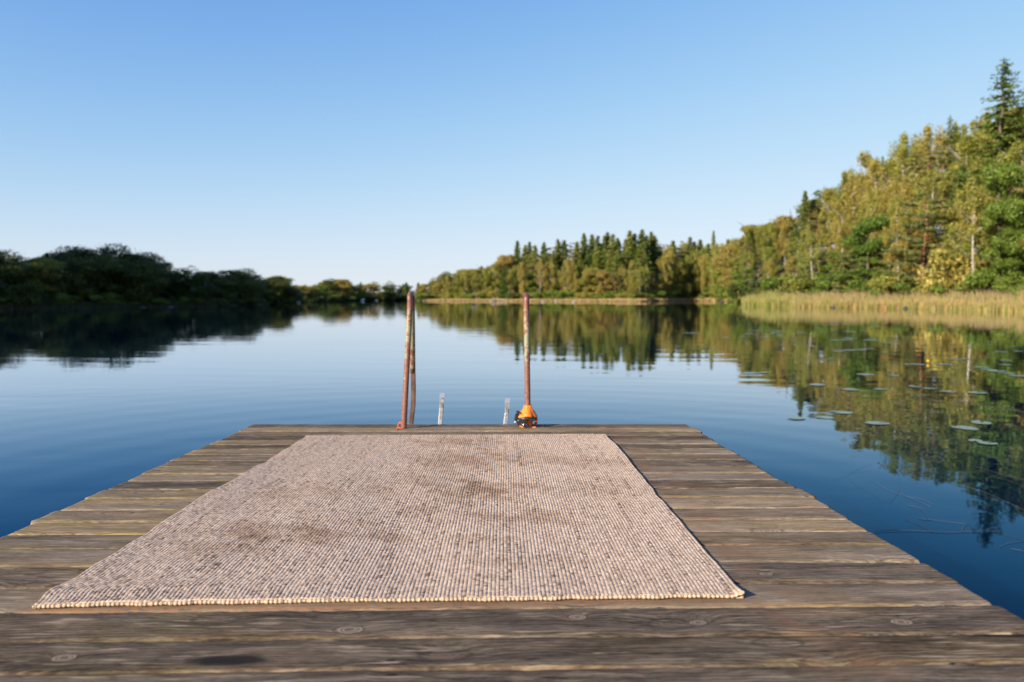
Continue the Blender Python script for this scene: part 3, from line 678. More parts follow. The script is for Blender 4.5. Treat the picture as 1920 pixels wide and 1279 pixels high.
# yellow water lily bud
fl = empty("water_lily", on_water(1740, 681)); tag(fl, "small yellow water lily bud standing just above the dark water", "flower")
V = []; Fs = []
for s in range(7):
    an = s/7*6.283; c_, s_ = math.cos(an), math.sin(an); b = len(V)
    for (r_, z_, w_) in ((.008, .03, .008), (.026, .04, .016), (.028, .062, .013), (.013, .08, .003)):
        V += [(c_*r_-s_*w_, s_*r_+c_*w_, z_), (c_*r_+s_*w_, s_*r_-c_*w_, z_)]
    for q_ in range(3): Fs.append((b+q_*2, b+q_*2+1, b+q_*2+3, b+q_*2+2))
link("petals", mesh_np("petals", V, Fs, [simple("yellow_petal", (.85, .45, .02), .5)], True), fl)
v, f = tube([(0, 0, -.1), (0, 0, .04)], .008, 8); link("stalk", mesh_np("stalk", v, f, [simple("green_stalk", (.1, .16, .04), .5)], True), fl)

# floating reed stems
M_STEM = simple("floating_reed", (.08, .062, .034), .5, 0, .4, 4); M_STEMD = simple("sodden_reed", (.035, .033, .03), .4, 0, .4, 4); M_STEMP = simple("bleached_reed", (.09, .08, .074), .5, 0, .3, 4)
STEMS = [([(1650, 871), (1680, 880), (1687, 915), (1672, 940), (1667, 944)], .005, M_STEM, "curved tan reed stem bent into a hook on the water"),
         ([(1635, 871), (1610, 880), (1588, 892), (1560, 902)], .003, M_STEMD, "thin dark reed stem nearest the jetty corner notch"),
         ([(1588, 892), (1605, 910), (1640, 930), (1662, 944)], .003, M_STEMD, "dark reed stem running down beside the hooked one"),
         ([(1632, 900), (1665, 920), (1700, 932), (1744, 951)], .004, M_STEMP, "pale straight reed stem crossing the hooked one"),
         ([(1652, 872), (1690, 890), (1720, 906)], .003, M_STEMD, "faint dark reed stem leading right from the hook's tip"),
         ([(1697, 932), (1730, 938), (1750, 948)], .003, M_STEMP, "short pale reed stem beside the long straight pale one"),
         ([(1700, 948), (1728, 955), (1736, 966)], .005, M_STEMP, "short bent pale reed blade below the crossing stems"),
         ([(1695, 973), (1722, 984), (1750, 998)], .005, M_STEMD, "black waterlogged reed slanting down to the long stick"),
         ([(1722, 972), (1735, 975), (1744, 974)], .008, M_STEMD, "stubby black reed piece above the long stick"),
         ([(1740, 975), (1780, 980), (1810, 984)], .004, M_STEM, "thin brown reed stem lying just above the long stick"),
         ([(1640, 998), (1700, 996), (1780, 999), (1810, 998), (1880, 998)], .0075, M_STEM, "long brown stick floating out from the jetty side"),
         ([(1803, 996), (1815, 975), (1822, 961)], .005, M_STEM, "forked twig standing up from the long floating stick"),
         ([(1870, 1000), (1900, 1008), (1935, 1018)], .004, M_STEMD, "dark stem beyond the right tip of the long stick"),
         ([(1875, 1026), (1890, 1020), (1925, 1014)], .005, M_STEMP, "pale curved stem near the right photo edge, upper one"),
         ([(1895, 1030), (1915, 1034), (1935, 1040)], .004, M_STEMP, "pale thin stem near the right photo edge, lower one"),
         ([(1775, 904), (1820, 916), (1860, 930), (1935, 965)], .005, M_STEMP, "long pale reed stem slanting under the spruce reflection"),
         ([(1825, 875), (1870, 888), (1935, 905)], .005, M_STEMP, "pale reed stem crossing the spruce reflection, uppermost"),
         ([(1830, 882), (1880, 900), (1935, 918)], .004, M_STEM, "green brown reed stem just under the uppermost pale one"),
         ([(1760, 894), (1778, 900), (1800, 899)], .006, M_STEMD, "short black reed scrap left of the spruce reflection"),
         ([(1780, 748), (1850, 760), (1935, 775)], .010, M_STEMP, "distant pale reed stem among the nearer lily pads"),
         ([(1700, 736), (1730, 745), (1765, 754)], .009, M_STEMP, "pale reed scrap between lily pads left of the birch reflection")]
for k, (P, r_, m, lab) in enumerate(STEMS):
    Q = [on_water(*p) + Vector((0, 0, .004+.0008*(k % 6))) for p in P]
    if "forked" in lab: Q[1].z = .03; Q[2].z = .10
    v, f = tube(smoothpath(Q, 6), r_*.17, 6); tag(link("floating_reed", mesh_np("floating_reed", v, f, [m], True)), lab, "reed stem", "reed stems floating beside the jetty")

# ------------------------------------------------------------------ reeds and shore grass
def blades(name, Pt, hgt, wid, lean, mats, label, cat, mi=None):
    n = len(Pt); an = R.random(n)*6.283; la = R.normal(0, lean, (n, 2)); gz = Pt[:, 2]
    dx, dy = np.cos(an)*wid/2, np.sin(an)*wid/2
    V = np.zeros((n, 5, 3)); 
    for k, (h_, w_, l_) in enumerate(((0, 1, 0), (0, -1, 0), (.6, .8, .4), (.6, -.8, .4), (1, 0, 1))):
        V[:, k, 0] = Pt[:, 0]+dx*w_+la[:, 0]*l_*hgt; V[:, k, 1] = Pt[:, 1]+dy*w_+la[:, 1]*l_*hgt; V[:, k, 2] = gz-.05+hgt*h_
    b = np.arange(n)*5
    T = np.concatenate([np.stack([b, b+1, b+3], 1), np.stack([b, b+3, b+2], 1), np.stack([b+2, b+3, b+4], 1)])
    hv = np.tile(np.array([0, 0, .6, .6, 1.0]), n)
    me = mesh_np(name, V.reshape(-1, 3), T, mats, False, None if mi is None else np.tile(mi, 3), attrs={"hh": ('FLOAT', hv)})
    o = link(name, me); tag(o, label, cat, kind="stuff"); return o
def grassmat(name, stops, tip, tr=.3):
    t = NT(name); geo = t.n("NewGeometry").outputs["Random Per Island"]; tc = t.n("TexCoord").outputs["Object"]
    f = t.math('ADD', t.math('MULTIPLY', geo, .40), t.math('MULTIPLY', t.noise(tc, .45, 4), 1.3)); f = t.step(f, .45, 1.15)
    c = t.ramp(f, stops); hh = t.n("Attribute", attribute_name="hh").outputs["Fac"]
    c = t.mix(t.step(hh, .65, 1.0, 0, .75), c, tip)
    p = t.n("BsdfPrincipled", {"Base Color": c, "Roughness": .6, "Specular IOR Level": .2}); tl = t.n("BsdfTranslucent", {0: c})
    mx = t.n("MixShader", {0: tr, 1: p.outputs[0], 2: tl.outputs[0]}); t.t.links.new(mx.outputs[0], t.out.inputs[0]); return t.m
def scatter(n, a0, a1, d0, d1, pw=1.0):
    az_ = np.radians(R.uniform(a0, a1, n)); d = d0+(d1-d0)*R.random(n)**pw; r_ = shore_r(np.degrees(az_))+d
    x_, y_ = np.sin(az_)*r_, np.cos(az_)*r_; return np.stack([x_, y_, np.maximum(ground(x_, y_), 0)], 1)
MG1 = grassmat("reed_gold", [(.0, (.42, .27, .12)), (.3, (.60, .42, .18)), (.55, (.40, .35, .10)), (.75, (.22, .27, .06)), (1, (.50, .35, .18))], (.33, .23, .13))
MG5 = grassmat("reed_green", [(.0, (.30, .34, .07)), (.5, (.20, .27, .05)), (1, (.40, .36, .10))], (.38, .34, .12))
MG4 = grassmat("reed_brown", [(.0, (.34, .24, .13)), (.4, (.42, .31, .16)), (.7, (.27, .26, .09)), (1, (.38, .26, .17))], (.34, .22, .16))
MG2 = grassmat("bank_gold", [(.0, (.50, .33, .14)), (.5, (.56, .40, .19)), (1, (.34, .29, .10))], (.5, .35, .18))
MG3 = grassmat("dark_sedge", [(.0, (.05, .06, .02)), (1, (.12, .11, .04))], (.1, .09, .04))
P = scatter(30000, 17.2, 42, -.3, 14); front = scatter(16000, 17.2, 42, -.5, 1.8)
P = np.vstack([P, front]); azp = np.degrees(np.arctan2(P[:, 0], P[:, 1]))
hh = 1.05+1.1*R.random(len(P))**1.6+.14*np.sin(azp*1.1)+.12*np.sin(azp*3.3+1)+.14*np.sin(azp*11.3+P[:, 0]*.7)+.22*np.sin(azp*23+P[:, 1]*.5)*np.sin(azp*3.1)+.15*np.sin(azp*41)
dp = np.hypot(P[:, 0], P[:, 1])-shore_r(azp); hh = hh*(.58+.5*np.clip(dp/7, 0, 1)); hh *= .70+.30*np.clip((azp-17.2)/2.2, 0, 1); hh += .30*((azp > 17.6) & (azp < 20.4))
blades("reeds", P, np.maximum(hh*.9, .6), .035+.03*R.random(len(P)), .07, [MG1, MG4, MG5], "golden green reed bed along the right shore", "reeds", np.where((azp < 20.6+R.normal(0, .4, len(P))) & (R.random(len(P)) < .6) | (R.random(len(P)) < .12), 2, (dp+R.normal(0, 1.6, len(P)) > 7).astype(int)))
P = scatter(26000, -6.9, 17.0, -.2, 11); azp = np.degrees(np.arctan2(P[:, 0], P[:, 1]))
blades("shore_grass", P, .45+.4*R.random(len(P))+.3*(azp > 8), .10+.08*R.random(len(P)), .12, [MG2], "low band of straw coloured grass along the far sunny bank", "grass")
P = scatter(14000, -40, -7.4, -.2, 5)
blades("sedge", P, .4+.5*R.random(len(P)), .06+.05*R.random(len(P)), .12, [MG3], "dim strip of sedge along the shaded left shore", "sedge")

# ------------------------------------------------------------------ trees
def cards(P, Nrm, size, asp=.55, jit=.7, droop=0.0):
    """rhombic leaf clumps: P (n,3), Nrm outward (n,3), size (n,)"""
    n = len(P); nn = Nrm/np.maximum(np.linalg.norm(Nrm, axis=1, keepdims=True), 1e-6) + R.normal(0, jit, (n, 3))
    nn /= np.linalg.norm(nn, axis=1, keepdims=True)
    tt = R.normal(0, 1, (n, 3)); tt[:, 2] -= droop; tt -= nn*np.sum(tt*nn, 1, keepdims=True); tt /= np.linalg.norm(tt, axis=1, keepdims=True)
    bb = np.cross(nn, tt); s = size[:, None]
    V = np.stack([P-tt*s*.5, P+bb*s*asp*.5+nn*s*.08, P+tt*s*.5, P-bb*s*asp*.5+nn*s*.08], 1).reshape(-1, 3)
    b = np.arange(n)*4; return V, np.stack([b, b+1, b+2, b+3], 1)
def branchy_trunk(H, r0, lean, branches, seed):
    r_ = random.Random(seed); P = []; x_ = y_ = 0.0
    for k in range(9):
        f = k/8; P.append((x_+lean[0]*H*f, y_+lean[1]*H*f, H*f-.3*(k == 0))); x_ += r_.gauss(0, .008)*H; y_ += r_.gauss(0, .008)*H
    parts = [tube(P, [r0*(1-.85*k/8)*(1.25 if k == 0 else 1) for k in range(9)], 8)]
    for (f, az_, ln, rise, rr_) in branches:
        k = f*8; i_ = int(k); b = Vector(P[i_]).lerp(Vector(P[min(i_+1, 8)]), k-i_)
        d = Vector((math.cos(az_), math.sin(az_), rise)); q_ = [b, b+d*ln*.4+Vector((0, 0, ln*.05)), b+d*ln*.75+Vector((0, 0, ln*.14)), b+d*ln+Vector((0, 0, ln*.2))]
        parts.append(tube(q_, [rr_, rr_*.75, rr_*.5, rr_*.2], 5))
    return joinm(parts), P
def ball(c, rad, n, squash=1.0):
    d = R.normal(0, 1, (n, 3)); d /= np.linalg.norm(d, axis=1, keepdims=True); rr_ = rad*(.45+.6*R.random(n)**.5)*(1+.35*(R.random(n) < .12))
    return np.array(c)+d*rr_[:, None]*np.array((1, 1, squash)), d
PROTO = {}
def make_tree(key, trunk, crown, mt, mc):
    tv, tf = trunk; me_t = mesh_np(key+"_trunk", tv, tf, [mt], True)
    cv, cf = crown; me_c = mesh_np(key+"_crown", cv, cf, [mc])
    PROTO[key] = (me_t, me_c)
def bark(name, a_, b, sc=6, zs=.4):
    t = NT(name); tc = t.n("TexCoord").outputs["Object"]; x, y, z = t.sep(tc)
    nz = t.noise(t.xyz(x, y, t.math('MULTIPLY', z, zs)), sc, 4); t.bsdf(Base_Color=t.mix(t.step(nz, .4, .62), a_, b), Roughness=.85, Normal=t.bump(nz, .03)); return t.m
MB_OAK = bark("oak_bark", (.06, .05, .04), (.14, .115, .09)); MB_PINE = bark("pine_bark", (.22, .095, .05), (.36, .17, .09)); MB_SPR = bark("spruce_bark", (.09, .06, .045), (.16, .11, .085))
MB_BIR = bark("birch_bark", (.10, .09, .08), (.66, .62, .56), 5, 2.5)
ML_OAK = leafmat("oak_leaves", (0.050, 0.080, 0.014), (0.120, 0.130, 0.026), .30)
ML_OAKL = leafmat("olive_leaves", (0.150, 0.190, 0.040), (0.280, 0.270, 0.062), .40)
ML_OAKB = leafmat("autumn_leaves", (0.290, 0.285, 0.062), (0.370, 0.275, 0.080), .42)
ML_BIR = leafmat("birch_leaves", (0.285, 0.315, 0.062), (0.400, 0.335, 0.090), .42)
ML_GRN = leafmat("green_leaves", (0.120, 0.200, 0.032), (0.230, 0.290, 0.052), .42)
ML_SPR = leafmat("spruce_needles", (0.110, 0.165, 0.034), (0.245, 0.270, 0.058), .32)
ML_PIN = leafmat("pine_needles", (0.150, 0.190, 0.058), (0.270, 0.250, 0.085), .28)
def oak(key, H, Rw, seed, mc, base=.22, n=13500, leaf=.32):
    global R; R = np.random.default_rng(seed); r_ = random.Random(seed)
    br = [(r_.uniform(.25, .85), r_.uniform(0, 6.28), Rw*r_.uniform(.5, .85), r_.uniform(.2, .7), .09) for _ in range(9)]
    trunk, _ = branchy_trunk(H*.9, .24, (r_.gauss(0, .03), r_.gauss(0, .03)), br, seed)
    lumps = []
    for k in range(44):
        f = r_.uniform(base, 1)**.9; env = Rw*math.sin(math.pi*min(1, .14+.80*((f-base)/(1-base))))**.6; an = r_.uniform(0, 6.28); q_ = env*r_.uniform(.25, 1.02)
        lumps.append((math.cos(an)*q_, math.sin(an)*q_, H*f*.90, Rw*r_.uniform(.13, .36)))
    w = np.array([l[3]**2 for l in lumps]); w /= w.sum(); Ps, Ns = [], []
    for l, ww in zip(lumps, w):
        p, d = ball(l[:3], l[3], int(n*ww), .8); Ps.append(p); Ns.append(d+np.array((0, 0, .25)))
    P_, N_ = np.vstack(Ps), np.vstack(Ns); make_tree(key, trunk, cards(P_, N_, leaf*(.6+.8*R.random(len(P_)))), MB_OAK, mc)
def birch(key, H, Rw, seed, mc, base=.2, n=10000, lean=.04):
    global R; R = np.random.default_rng(seed); r_ = random.Random(seed)
    br = [(r_.uniform(.25, .9), r_.uniform(0, 6.28), Rw*r_.uniform(.5, .9), r_.uniform(.5, 1.2), .05) for _ in range(12)]
    trunk, TP = branchy_trunk(H*.97, .16, (r_.gauss(0, lean), r_.gauss(0, lean)), br, seed); Ps, Ns = [], []
    for k in range(46):
        f = base+(1-base)*r_.random()**.85; env = Rw*(math.sin(math.pi*min(1, .12+.84*(f-base)/(1-base)))**.7); an = r_.uniform(0, 6.28); q_ = env*r_.uniform(.2, 1.0)
        i_ = min(8, int(f*8)); c_ = (TP[i_][0]+math.cos(an)*q_, TP[i_][1]+math.sin(an)*q_, H*f)
        m = n//46; d = R.normal(0, 1, (m, 3)); d /= np.linalg.norm(d, axis=1, keepdims=True); s = Rw*r_.uniform(.16, .30)
        p = np.array(c_)+d*s*(.3+.7*R.random((m, 1)))*np.array((1, 1, 1.5)); p[:, 2] -= R.random(m)**2*s*1.8; Ps.append(p); Ns.append(d)
    P_, N_ = np.vstack(Ps), np.vstack(Ns); make_tree(key, trunk, cards(P_, N_, .25*(.6+.8*R.random(len(P_))), .6, 1.0, .6), MB_BIR, mc)
def spruce(key, H, Rw, seed, mc, base=.06, sparse=1.0, droop=.28, dz=.42, cs=1.35):
    global R; R = np.random.default_rng(seed); r_ = random.Random(seed); trunk, _ = branchy_trunk(H, .20, (0, 0), [], seed); Ps, Ns, Sz, Tt = [], [], [], []
    z_ = H*base
    while z_ < H*.985:
        f = (z_/H-base)/(1-base); L = Rw*(1-f)**.72*(min(1, .55+f*3))+.12; nb2 = max(4, int((6+3*(1-f))*sparse))
        for k in range(nb2):
            an = r_.uniform(0, 6.28); ln = L*r_.uniform(.7, 1.12)*(1 if r_.random() > .08 else 1.25); m = max(5, int(ln*(9 if cs > 1 else 16)*sparse)); s = (np.arange(m)+R.random(m))/m
            rr_ = s*ln; zz_ = z_ - droop*rr_ + .10*ln*s**3 + R.normal(0, .05, m)
            side = R.normal(0, .14, m)*(.4+s)*min(ln, 1.6)
            p = np.stack([math.cos(an)*rr_-math.sin(an)*side, math.sin(an)*rr_+math.cos(an)*side, zz_], 1); Ps.append(p)
            Ns.append(np.tile(np.array((math.cos(an)*.5, math.sin(an)*.5, .8)), (m, 1))); Sz.append(.30+.34*(1-s)*min(1, ln/2)+.1*R.random(m))
        z_ += dz*(.55+.6*(1-f))*r_.uniform(.8, 1.2)
    P_, N_, S_ = np.vstack(Ps), np.vstack(Ns), np.concatenate(Sz); make_tree(key, trunk, cards(P_, N_, S_*cs, .65, .6, .8), MB_SPR, mc)
def pine(key, H, Rw, seed, mc, base=.35, n=6500, layers=26):
    global R; R = np.random.default_rng(seed); r_ = random.Random(seed); br = []; Ps, Ns = [], []
    for k in range(layers):
        f = base+(1-base)*((k+r_.random())/layers); an = k*2.4+r_.uniform(-.5, .5); L = Rw*(math.sin(math.pi*min(1, .25+.7*(f-base)/(1-base)))**.8)*r_.uniform(.6, 1.1)
        br.append((f*.97, an, L*.9, r_.uniform(-.02, .18), .05))
        for s in (.55, .85, 1.05):
            c_ = (math.cos(an)*L*s+r_.gauss(0, .25), math.sin(an)*L*s+r_.gauss(0, .25), H*f+L*s*.1); m = n//(layers*3); d = R.normal(0, 1, (m, 3)); d /= np.linalg.norm(d, axis=1, keepdims=True)
            Ps.append(np.array(c_)+d*(L*.30*(.4+.6*R.random((m, 1))))*np.array((1, 1, .38))); Ns.append(d*np.array((1, 1, .5))+np.array((0, 0, .6)))
    trunk, _ = branchy_trunk(H*.96, .22, (r_.gauss(0, .015), r_.gauss(0, .015)), br, seed); P_, N_ = np.vstack(Ps), np.vstack(Ns)
    make_tree(key, trunk, cards(P_, N_, .34*(.6+.8*R.random(len(P_))), .4, .8), MB_PINE, mc)
def shrub(key, seed, mc):
    global R; R = np.random.default_rng(seed); r_ = random.Random(seed); Ps, Ns = [], []
    for k in range(12):
        c_ = (r_.gauss(0, .9), r_.gauss(0, .9), r_.uniform(.5, 2.3)); p, d = ball(c_, r_.uniform(.5, .9), 170, .85); Ps.append(p); Ns.append(d)
    br = [(.2, r_.uniform(0, 6.28), 1.1, 1.0, .03) for _ in range(6)]; trunk, _ = branchy_trunk(2.2, .05, (0, 0), br, seed)
    P_, N_ = np.vstack(Ps), np.vstack(Ns); P_[:, 2] = np.maximum(P_[:, 2], .05); make_tree(key, trunk, cards(P_, N_, .26*(.6+.8*R.random(len(P_)))), MB_OAK, mc)
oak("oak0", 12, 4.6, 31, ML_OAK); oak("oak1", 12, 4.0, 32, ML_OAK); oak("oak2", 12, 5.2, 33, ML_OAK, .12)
oak("aut0", 12, 3.8, 34, ML_OAKB); oak("aut1", 12, 4.4, 35, ML_OAKB, .12); oak("grn0", 12, 3.9, 36, ML_GRN, .08, 14000, .29); oak("grn1", 14, 3.6, 37, ML_GRN, .05, 14000, .29)
oak("oli0", 12, 4.2, 38, ML_OAKL, .15); oak("oli1", 12, 3.6, 39, ML_OAKL, .2)
birch("bir0", 16, 3.1, 41, ML_BIR); birch("bir1", 16, 2.7, 42, ML_BIR, .25); birch("bir2", 16, 3.5, 43, ML_BIR, .12); birch("bir3", 17, 2.4, 44, ML_BIR, .35, 4200)
spruce("spr0", 24, 3.3, 51, ML_SPR); spruce("spr1", 24, 2.7, 52, ML_SPR); spruce("spr2", 22, 3.8, 53, ML_SPR, .1, .9); spruce("sprT", 26, 4.8, 54, ML_SPR, .12, .7, .10, .66, .75)
pine("pin0", 20, 3.6, 61, ML_PIN, .38); pine("pin1", 20, 3.1, 62, ML_PIN, .28); pine("pin2", 17, 4.4, 63, ML_PIN, .06, 9500, 34)
shrub("shr0", 71, ML_GRN); shrub("shr1", 72, ML_BIR); shrub("shr2", 73, ML_OAK)
R = np.random.default_rng(99)
KH = {"oak0": 12, "oak1": 12, "oak2": 12, "oli0": 12, "oli1": 12, "aut0": 12, "aut1": 12, "grn0": 12, "grn1": 14, "bir0": 16, "bir1": 16, "bir2": 16, "bir3": 17, "spr0": 24, "spr1": 24, "spr2": 22, "sprT": 26, "pin0": 20, "pin1": 20, "pin2": 17, "shr0": 3, "shr1": 3, "shr2": 3}
KN = {"oak": ("broadleaf_tree", "dark broadleaf tree"), "oli": ("broadleaf_tree", "olive broadleaf tree"), "aut": ("autumn_tree", "rust tinged tree"), "grn": ("leafy_tree", "bright green leafy tree"), "bir": ("birch_tree", "golden birch"), "spr": ("spruce_tree", "dark pointed spruce"), "pin": ("pine_tree", "olive crowned pine"), "shr": ("shrub", "low leafy shrub")}
TREES = []
def put(key, px, top_y, Y, wid=1.0, rz=None, label=None, group=None, sect="", lean=None):
    """a tree whose foot stands on the ground at forward distance Y and whose top reaches top_y"""
    p = at_depth(px, top_y, Y); gz = float(ground(np.array(p.x), np.array(p.y)))
    H = p.z-gz
    if H < .8: return None
    s = H/KH[key]; kn, kl = KN[key[:3]]
    o = empty(kn, (p.x, p.y, gz-.05), rnd.uniform(0, 6.28) if rz is None else rz); w_ = s**.6*wid*rnd.uniform(.9, 1.1) if s < 1.6 else s*wid*.85
    o.scale = (w_, w_, s)
    if lean: o.rotation_euler = (lean[0], lean[1], o.rotation_euler[2])
    mt, mc = PROTO[key]; link("trunk", mt, o); link("crown", mc, o)
    tag(o, label or kl, {"shr": "shrub"}.get(key[:3], "tree"), group or sect)
    if not label: TREES.append((sect, kl, px, Y, o))
    return o
def sil(x, pts): return float(np.interp(x, [p[0] for p in pts], [p[1] for p in pts]))
SILL = [(-120, 430), (-20, 452), (10, 470), (30, 474), (60, 461), (85, 472), (100, 466), (150, 462), (185, 463), (210, 461), (250, 469), (285, 472), (305, 488), (325, 487), (345, 488), (365, 502), (400, 506), (415, 504), (440, 506), (465, 504), (485, 520), (500, 527), (518, 514), (535, 520), (545, 533), (560, 538), (590, 531), (605, 523), (620, 521), (650, 522), (668, 527), (685, 524), (740, 525), (790, 527)]
def inland(px, off):
    az_ = math.atan((px-960)/F); return float((shore_r(math.degrees(az_))+off)*math.cos(az_))
# left shore: three rows
rnd.seed(500)
x_ = -260
while x_ < 545:
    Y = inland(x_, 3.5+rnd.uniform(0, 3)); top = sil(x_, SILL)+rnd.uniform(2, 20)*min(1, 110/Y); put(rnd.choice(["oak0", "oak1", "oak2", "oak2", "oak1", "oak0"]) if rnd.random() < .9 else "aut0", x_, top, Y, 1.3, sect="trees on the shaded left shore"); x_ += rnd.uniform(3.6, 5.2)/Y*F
x_ = -420
while x_ < 545:
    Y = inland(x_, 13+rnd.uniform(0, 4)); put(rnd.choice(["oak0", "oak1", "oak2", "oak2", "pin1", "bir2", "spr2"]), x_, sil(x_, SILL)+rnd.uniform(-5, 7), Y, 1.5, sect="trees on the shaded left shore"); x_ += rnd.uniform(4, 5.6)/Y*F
x_ = -560
while x_ < 500:
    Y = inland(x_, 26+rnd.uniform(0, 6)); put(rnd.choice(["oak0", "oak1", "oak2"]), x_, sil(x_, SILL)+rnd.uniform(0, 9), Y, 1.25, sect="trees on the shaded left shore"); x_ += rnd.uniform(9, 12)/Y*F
# wood beyond the frame to the left that shades the shore
for k in range(34):
    azt = -37+19*k/33; bx = math.sin(math.radians(azt)); by = math.cos(math.radians(azt)); r0 = float(shore_r(azt))+5
    bx *= r0; by *= r0; s_ = 0
    while math.degrees(math.atan2(bx+SUND.x*s_, by+SUND.y*s_)) > -41.5 or s_ < 12: s_ += 1
    for q_ in (0, 9):
        ss = s_+q_+rnd.uniform(0, 4); kx, ky = bx+SUND.x*ss+rnd.uniform(-1.5, 1.5), by+SUND.y*ss+rnd.uniform(-1.5, 1.5)
        gz = float(ground(np.array(kx), np.array(ky))); H = max(9, 7.0+rnd.uniform(-1, 1.2)+.40*ss*SUND.to_2d().length-gz)
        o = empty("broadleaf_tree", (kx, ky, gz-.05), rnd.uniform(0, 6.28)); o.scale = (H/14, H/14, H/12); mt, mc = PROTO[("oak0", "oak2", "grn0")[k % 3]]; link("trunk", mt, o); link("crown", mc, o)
        tag(o, "tall dark tree of the wood beyond the photo's left edge", "tree", "wood beyond the left edge")
x_ = -60
while x_ < 545:
    put(rnd.choice(["shr0", "shr2"]), x_, 552+rnd.uniform(-8, 4)*min(1, 110/inland(x_, 2)), inland(x_, 2.6+rnd.uniform(0, 1.5)), 1.7, sect="shrubs on the left shore"); x_ += rnd.uniform(2.6, 4)/inland(x_, 2)*F
# far end
rnd.seed(501)
for x_ in range(543, 585, 5): put(("oli0", "bir2", "aut0", "oli1")[x_ % 4], x_, 534+x_ % 3, inland(x_, 5+x_ % 4), 1.5, sect="trees at the far end of the lake")
x_ = 530
while x_ < 792:
    put(("shr2", "shr0")[int(x_) % 2], x_, 550+rnd.uniform(-3, 3), inland(x_, 2.5+rnd.uniform(0, 1.5)), 2.4, sect="shrubs at the far end of the lake"); x_ += rnd.uniform(6, 9)
for rowo, dt in ((3, 7), (12, 1), (24, 2)):
    x_ = 522
    while x_ < 792:
        Y = inland(x_, rowo+rnd.uniform(0, 4)); k_ = rnd.choice(["oak0", "oli1", "aut0", "oli0", "grn0", "bir2", "spr1"] if rowo == 3 or x_ < 680 else ["pin0", "spr1", "oak0", "pin1"])
        put(k_, x_, sil(x_, SILL)+rnd.uniform(-1, 4)+dt, Y, 1.55, sect="trees at the far end of the lake"); x_ += rnd.uniform(5.5, 8)/Y*F
put("aut1", 655, 532, inland(655, 2), 1.0, label="rounded orange brown tree standing out at the far end of the lake", group="trees at the far end of the lake")
put("oak2", 618, 522, inland(618, 4), 1.3, label="largest round green tree right of the boathouse at the lake's end", group="trees at the far end of the lake")
put("oak0", 518, 514, inland(505, 6), 1.5, label="domed olive tree standing alone above the dip in the left shore", group="trees on the shaded left shore")
put("pin1", 281, 507, inland(281, 2.5), 1.2, label="small sunlit pine in front of the dark left shore trees", group="trees on the shaded left shore")
# far sunny bank
rnd.seed(502)
SB = [(795, 530), (820, 516), (840, 508), (860, 508), (880, 500), (900, 500), (925, 492), (940, 480), (960, 470)]
SILM = SB + [(985, 470), (1020, 466), (1060, 456), (1095, 446), (1140, 442), (1180, 440), (1210, 436), (1228, 445), (1242, 466), (1260, 455), (1300, 453), (1320, 458), (1390, 448)]
g = "trees on the far sunny bank"
for x_, y_, k_ in ((903, 498, "spr1"), (985, 458, "spr0"), (993, 452, "spr1"), (970, 450, "spr1"), (1003, 458, "spr2"), (1020, 453, "spr0"), (1030, 462, "pin1"), (1046, 447, "spr0"), (1058, 449, "spr1"), (1068, 455, "pin0"), (1082, 452, "spr1"), (1095, 436, "spr0"), (1110, 438, "spr1"), (1121, 441, "spr0"), (1134, 440, "spr1"), (1139, 434, "spr0"), (1149, 437, "spr2"), (1158, 445, "spr0"), (1127, 455, "spr1"), (1181, 431, "spr0"), (1190, 436, "spr2"), (1204, 429, "spr0"), (1221, 433, "spr1"), (1228, 440, "spr2"), (1173, 448, "spr1"), (1212, 440, "spr1"), (1238, 462, "spr1"), (1262, 450, "spr1"), (1283, 452, "pin0"), (1294, 443, "spr1"), (1302, 452, "spr0"), (1313, 448, "spr1"), (1328, 455, "spr2"), (1365, 447, "spr1"), (1381, 450, "spr1"), (1390, 445, "spr1")):
    put(k_, x_, y_, inland(x_, 26+rnd.uniform(0, 10)), 1.65, sect="spruce stand on the far bank")
for x_, y_, k_ in ((960, 478, "pin1"), (1010, 478, "pin2"), (1038, 470, "spr1"), (1075, 465, "pin1"), (1103, 468, "spr0"), (1145, 466, "spr1"), (1165, 470, "pin0"), (1198, 462, "spr0"), (1088, 478, "spr1"), (1250, 470, "pin0"), (1276, 468, "pin2"), (1310, 466, "oli0"), (1160, 462, "spr2"), (1120, 462, "spr0")):
    put(k_, x_, y_, inland(x_, 17+rnd.uniform(0, 6)), 1.5, sect="spruce stand on the far bank")
x_ = 797
while x_ < 965:
    put(rnd.choice(["bir0", "bir2", "aut1", "pin0", "oli0", "aut0"]), x_, sil(x_, SB)+rnd.uniform(-3, 6), inland(x_, 14+rnd.uniform(0, 12)), 1.25, sect=g); x_ += rnd.uniform(13, 18)
x_ = 803
while x_ < 1390:
    y_ = (sil(x_, SB)+rnd.uniform(4, 16)) if x_ < 960 else rnd.uniform(484, 512) if x_ < 1240 else rnd.uniform(470, 492)
    put(rnd.choice(["bir0", "bir1", "bir2", "bir0", "bir1", "bir3", "pin0", "spr1", "bir2", "grn1", "bir3", "aut0"]), x_, y_, inland(x_, 8+rnd.uniform(0, 7)), 1.1, sect=g); x_ += rnd.uniform(13, 21)
x_ = 800
while x_ < 1390:
    put(rnd.choice(["shr0", "shr1", "shr2", "shr0"]), x_, rnd.uniform(540, 549), inland(x_, 7.5+rnd.uniform(0, 2)), 1.8, sect="shrubs on the far bank"); x_ += rnd.uniform(12, 22)
for x_, y_, k_ in ((1278, 490, "bir2"), (1288, 482, "bir0"), (1298, 496, "bir1"), (1307, 485, "bir2"), (1318, 480, "bir0")): put(k_, x_, y_, inland(x_, 8), 1.2, sect=g)
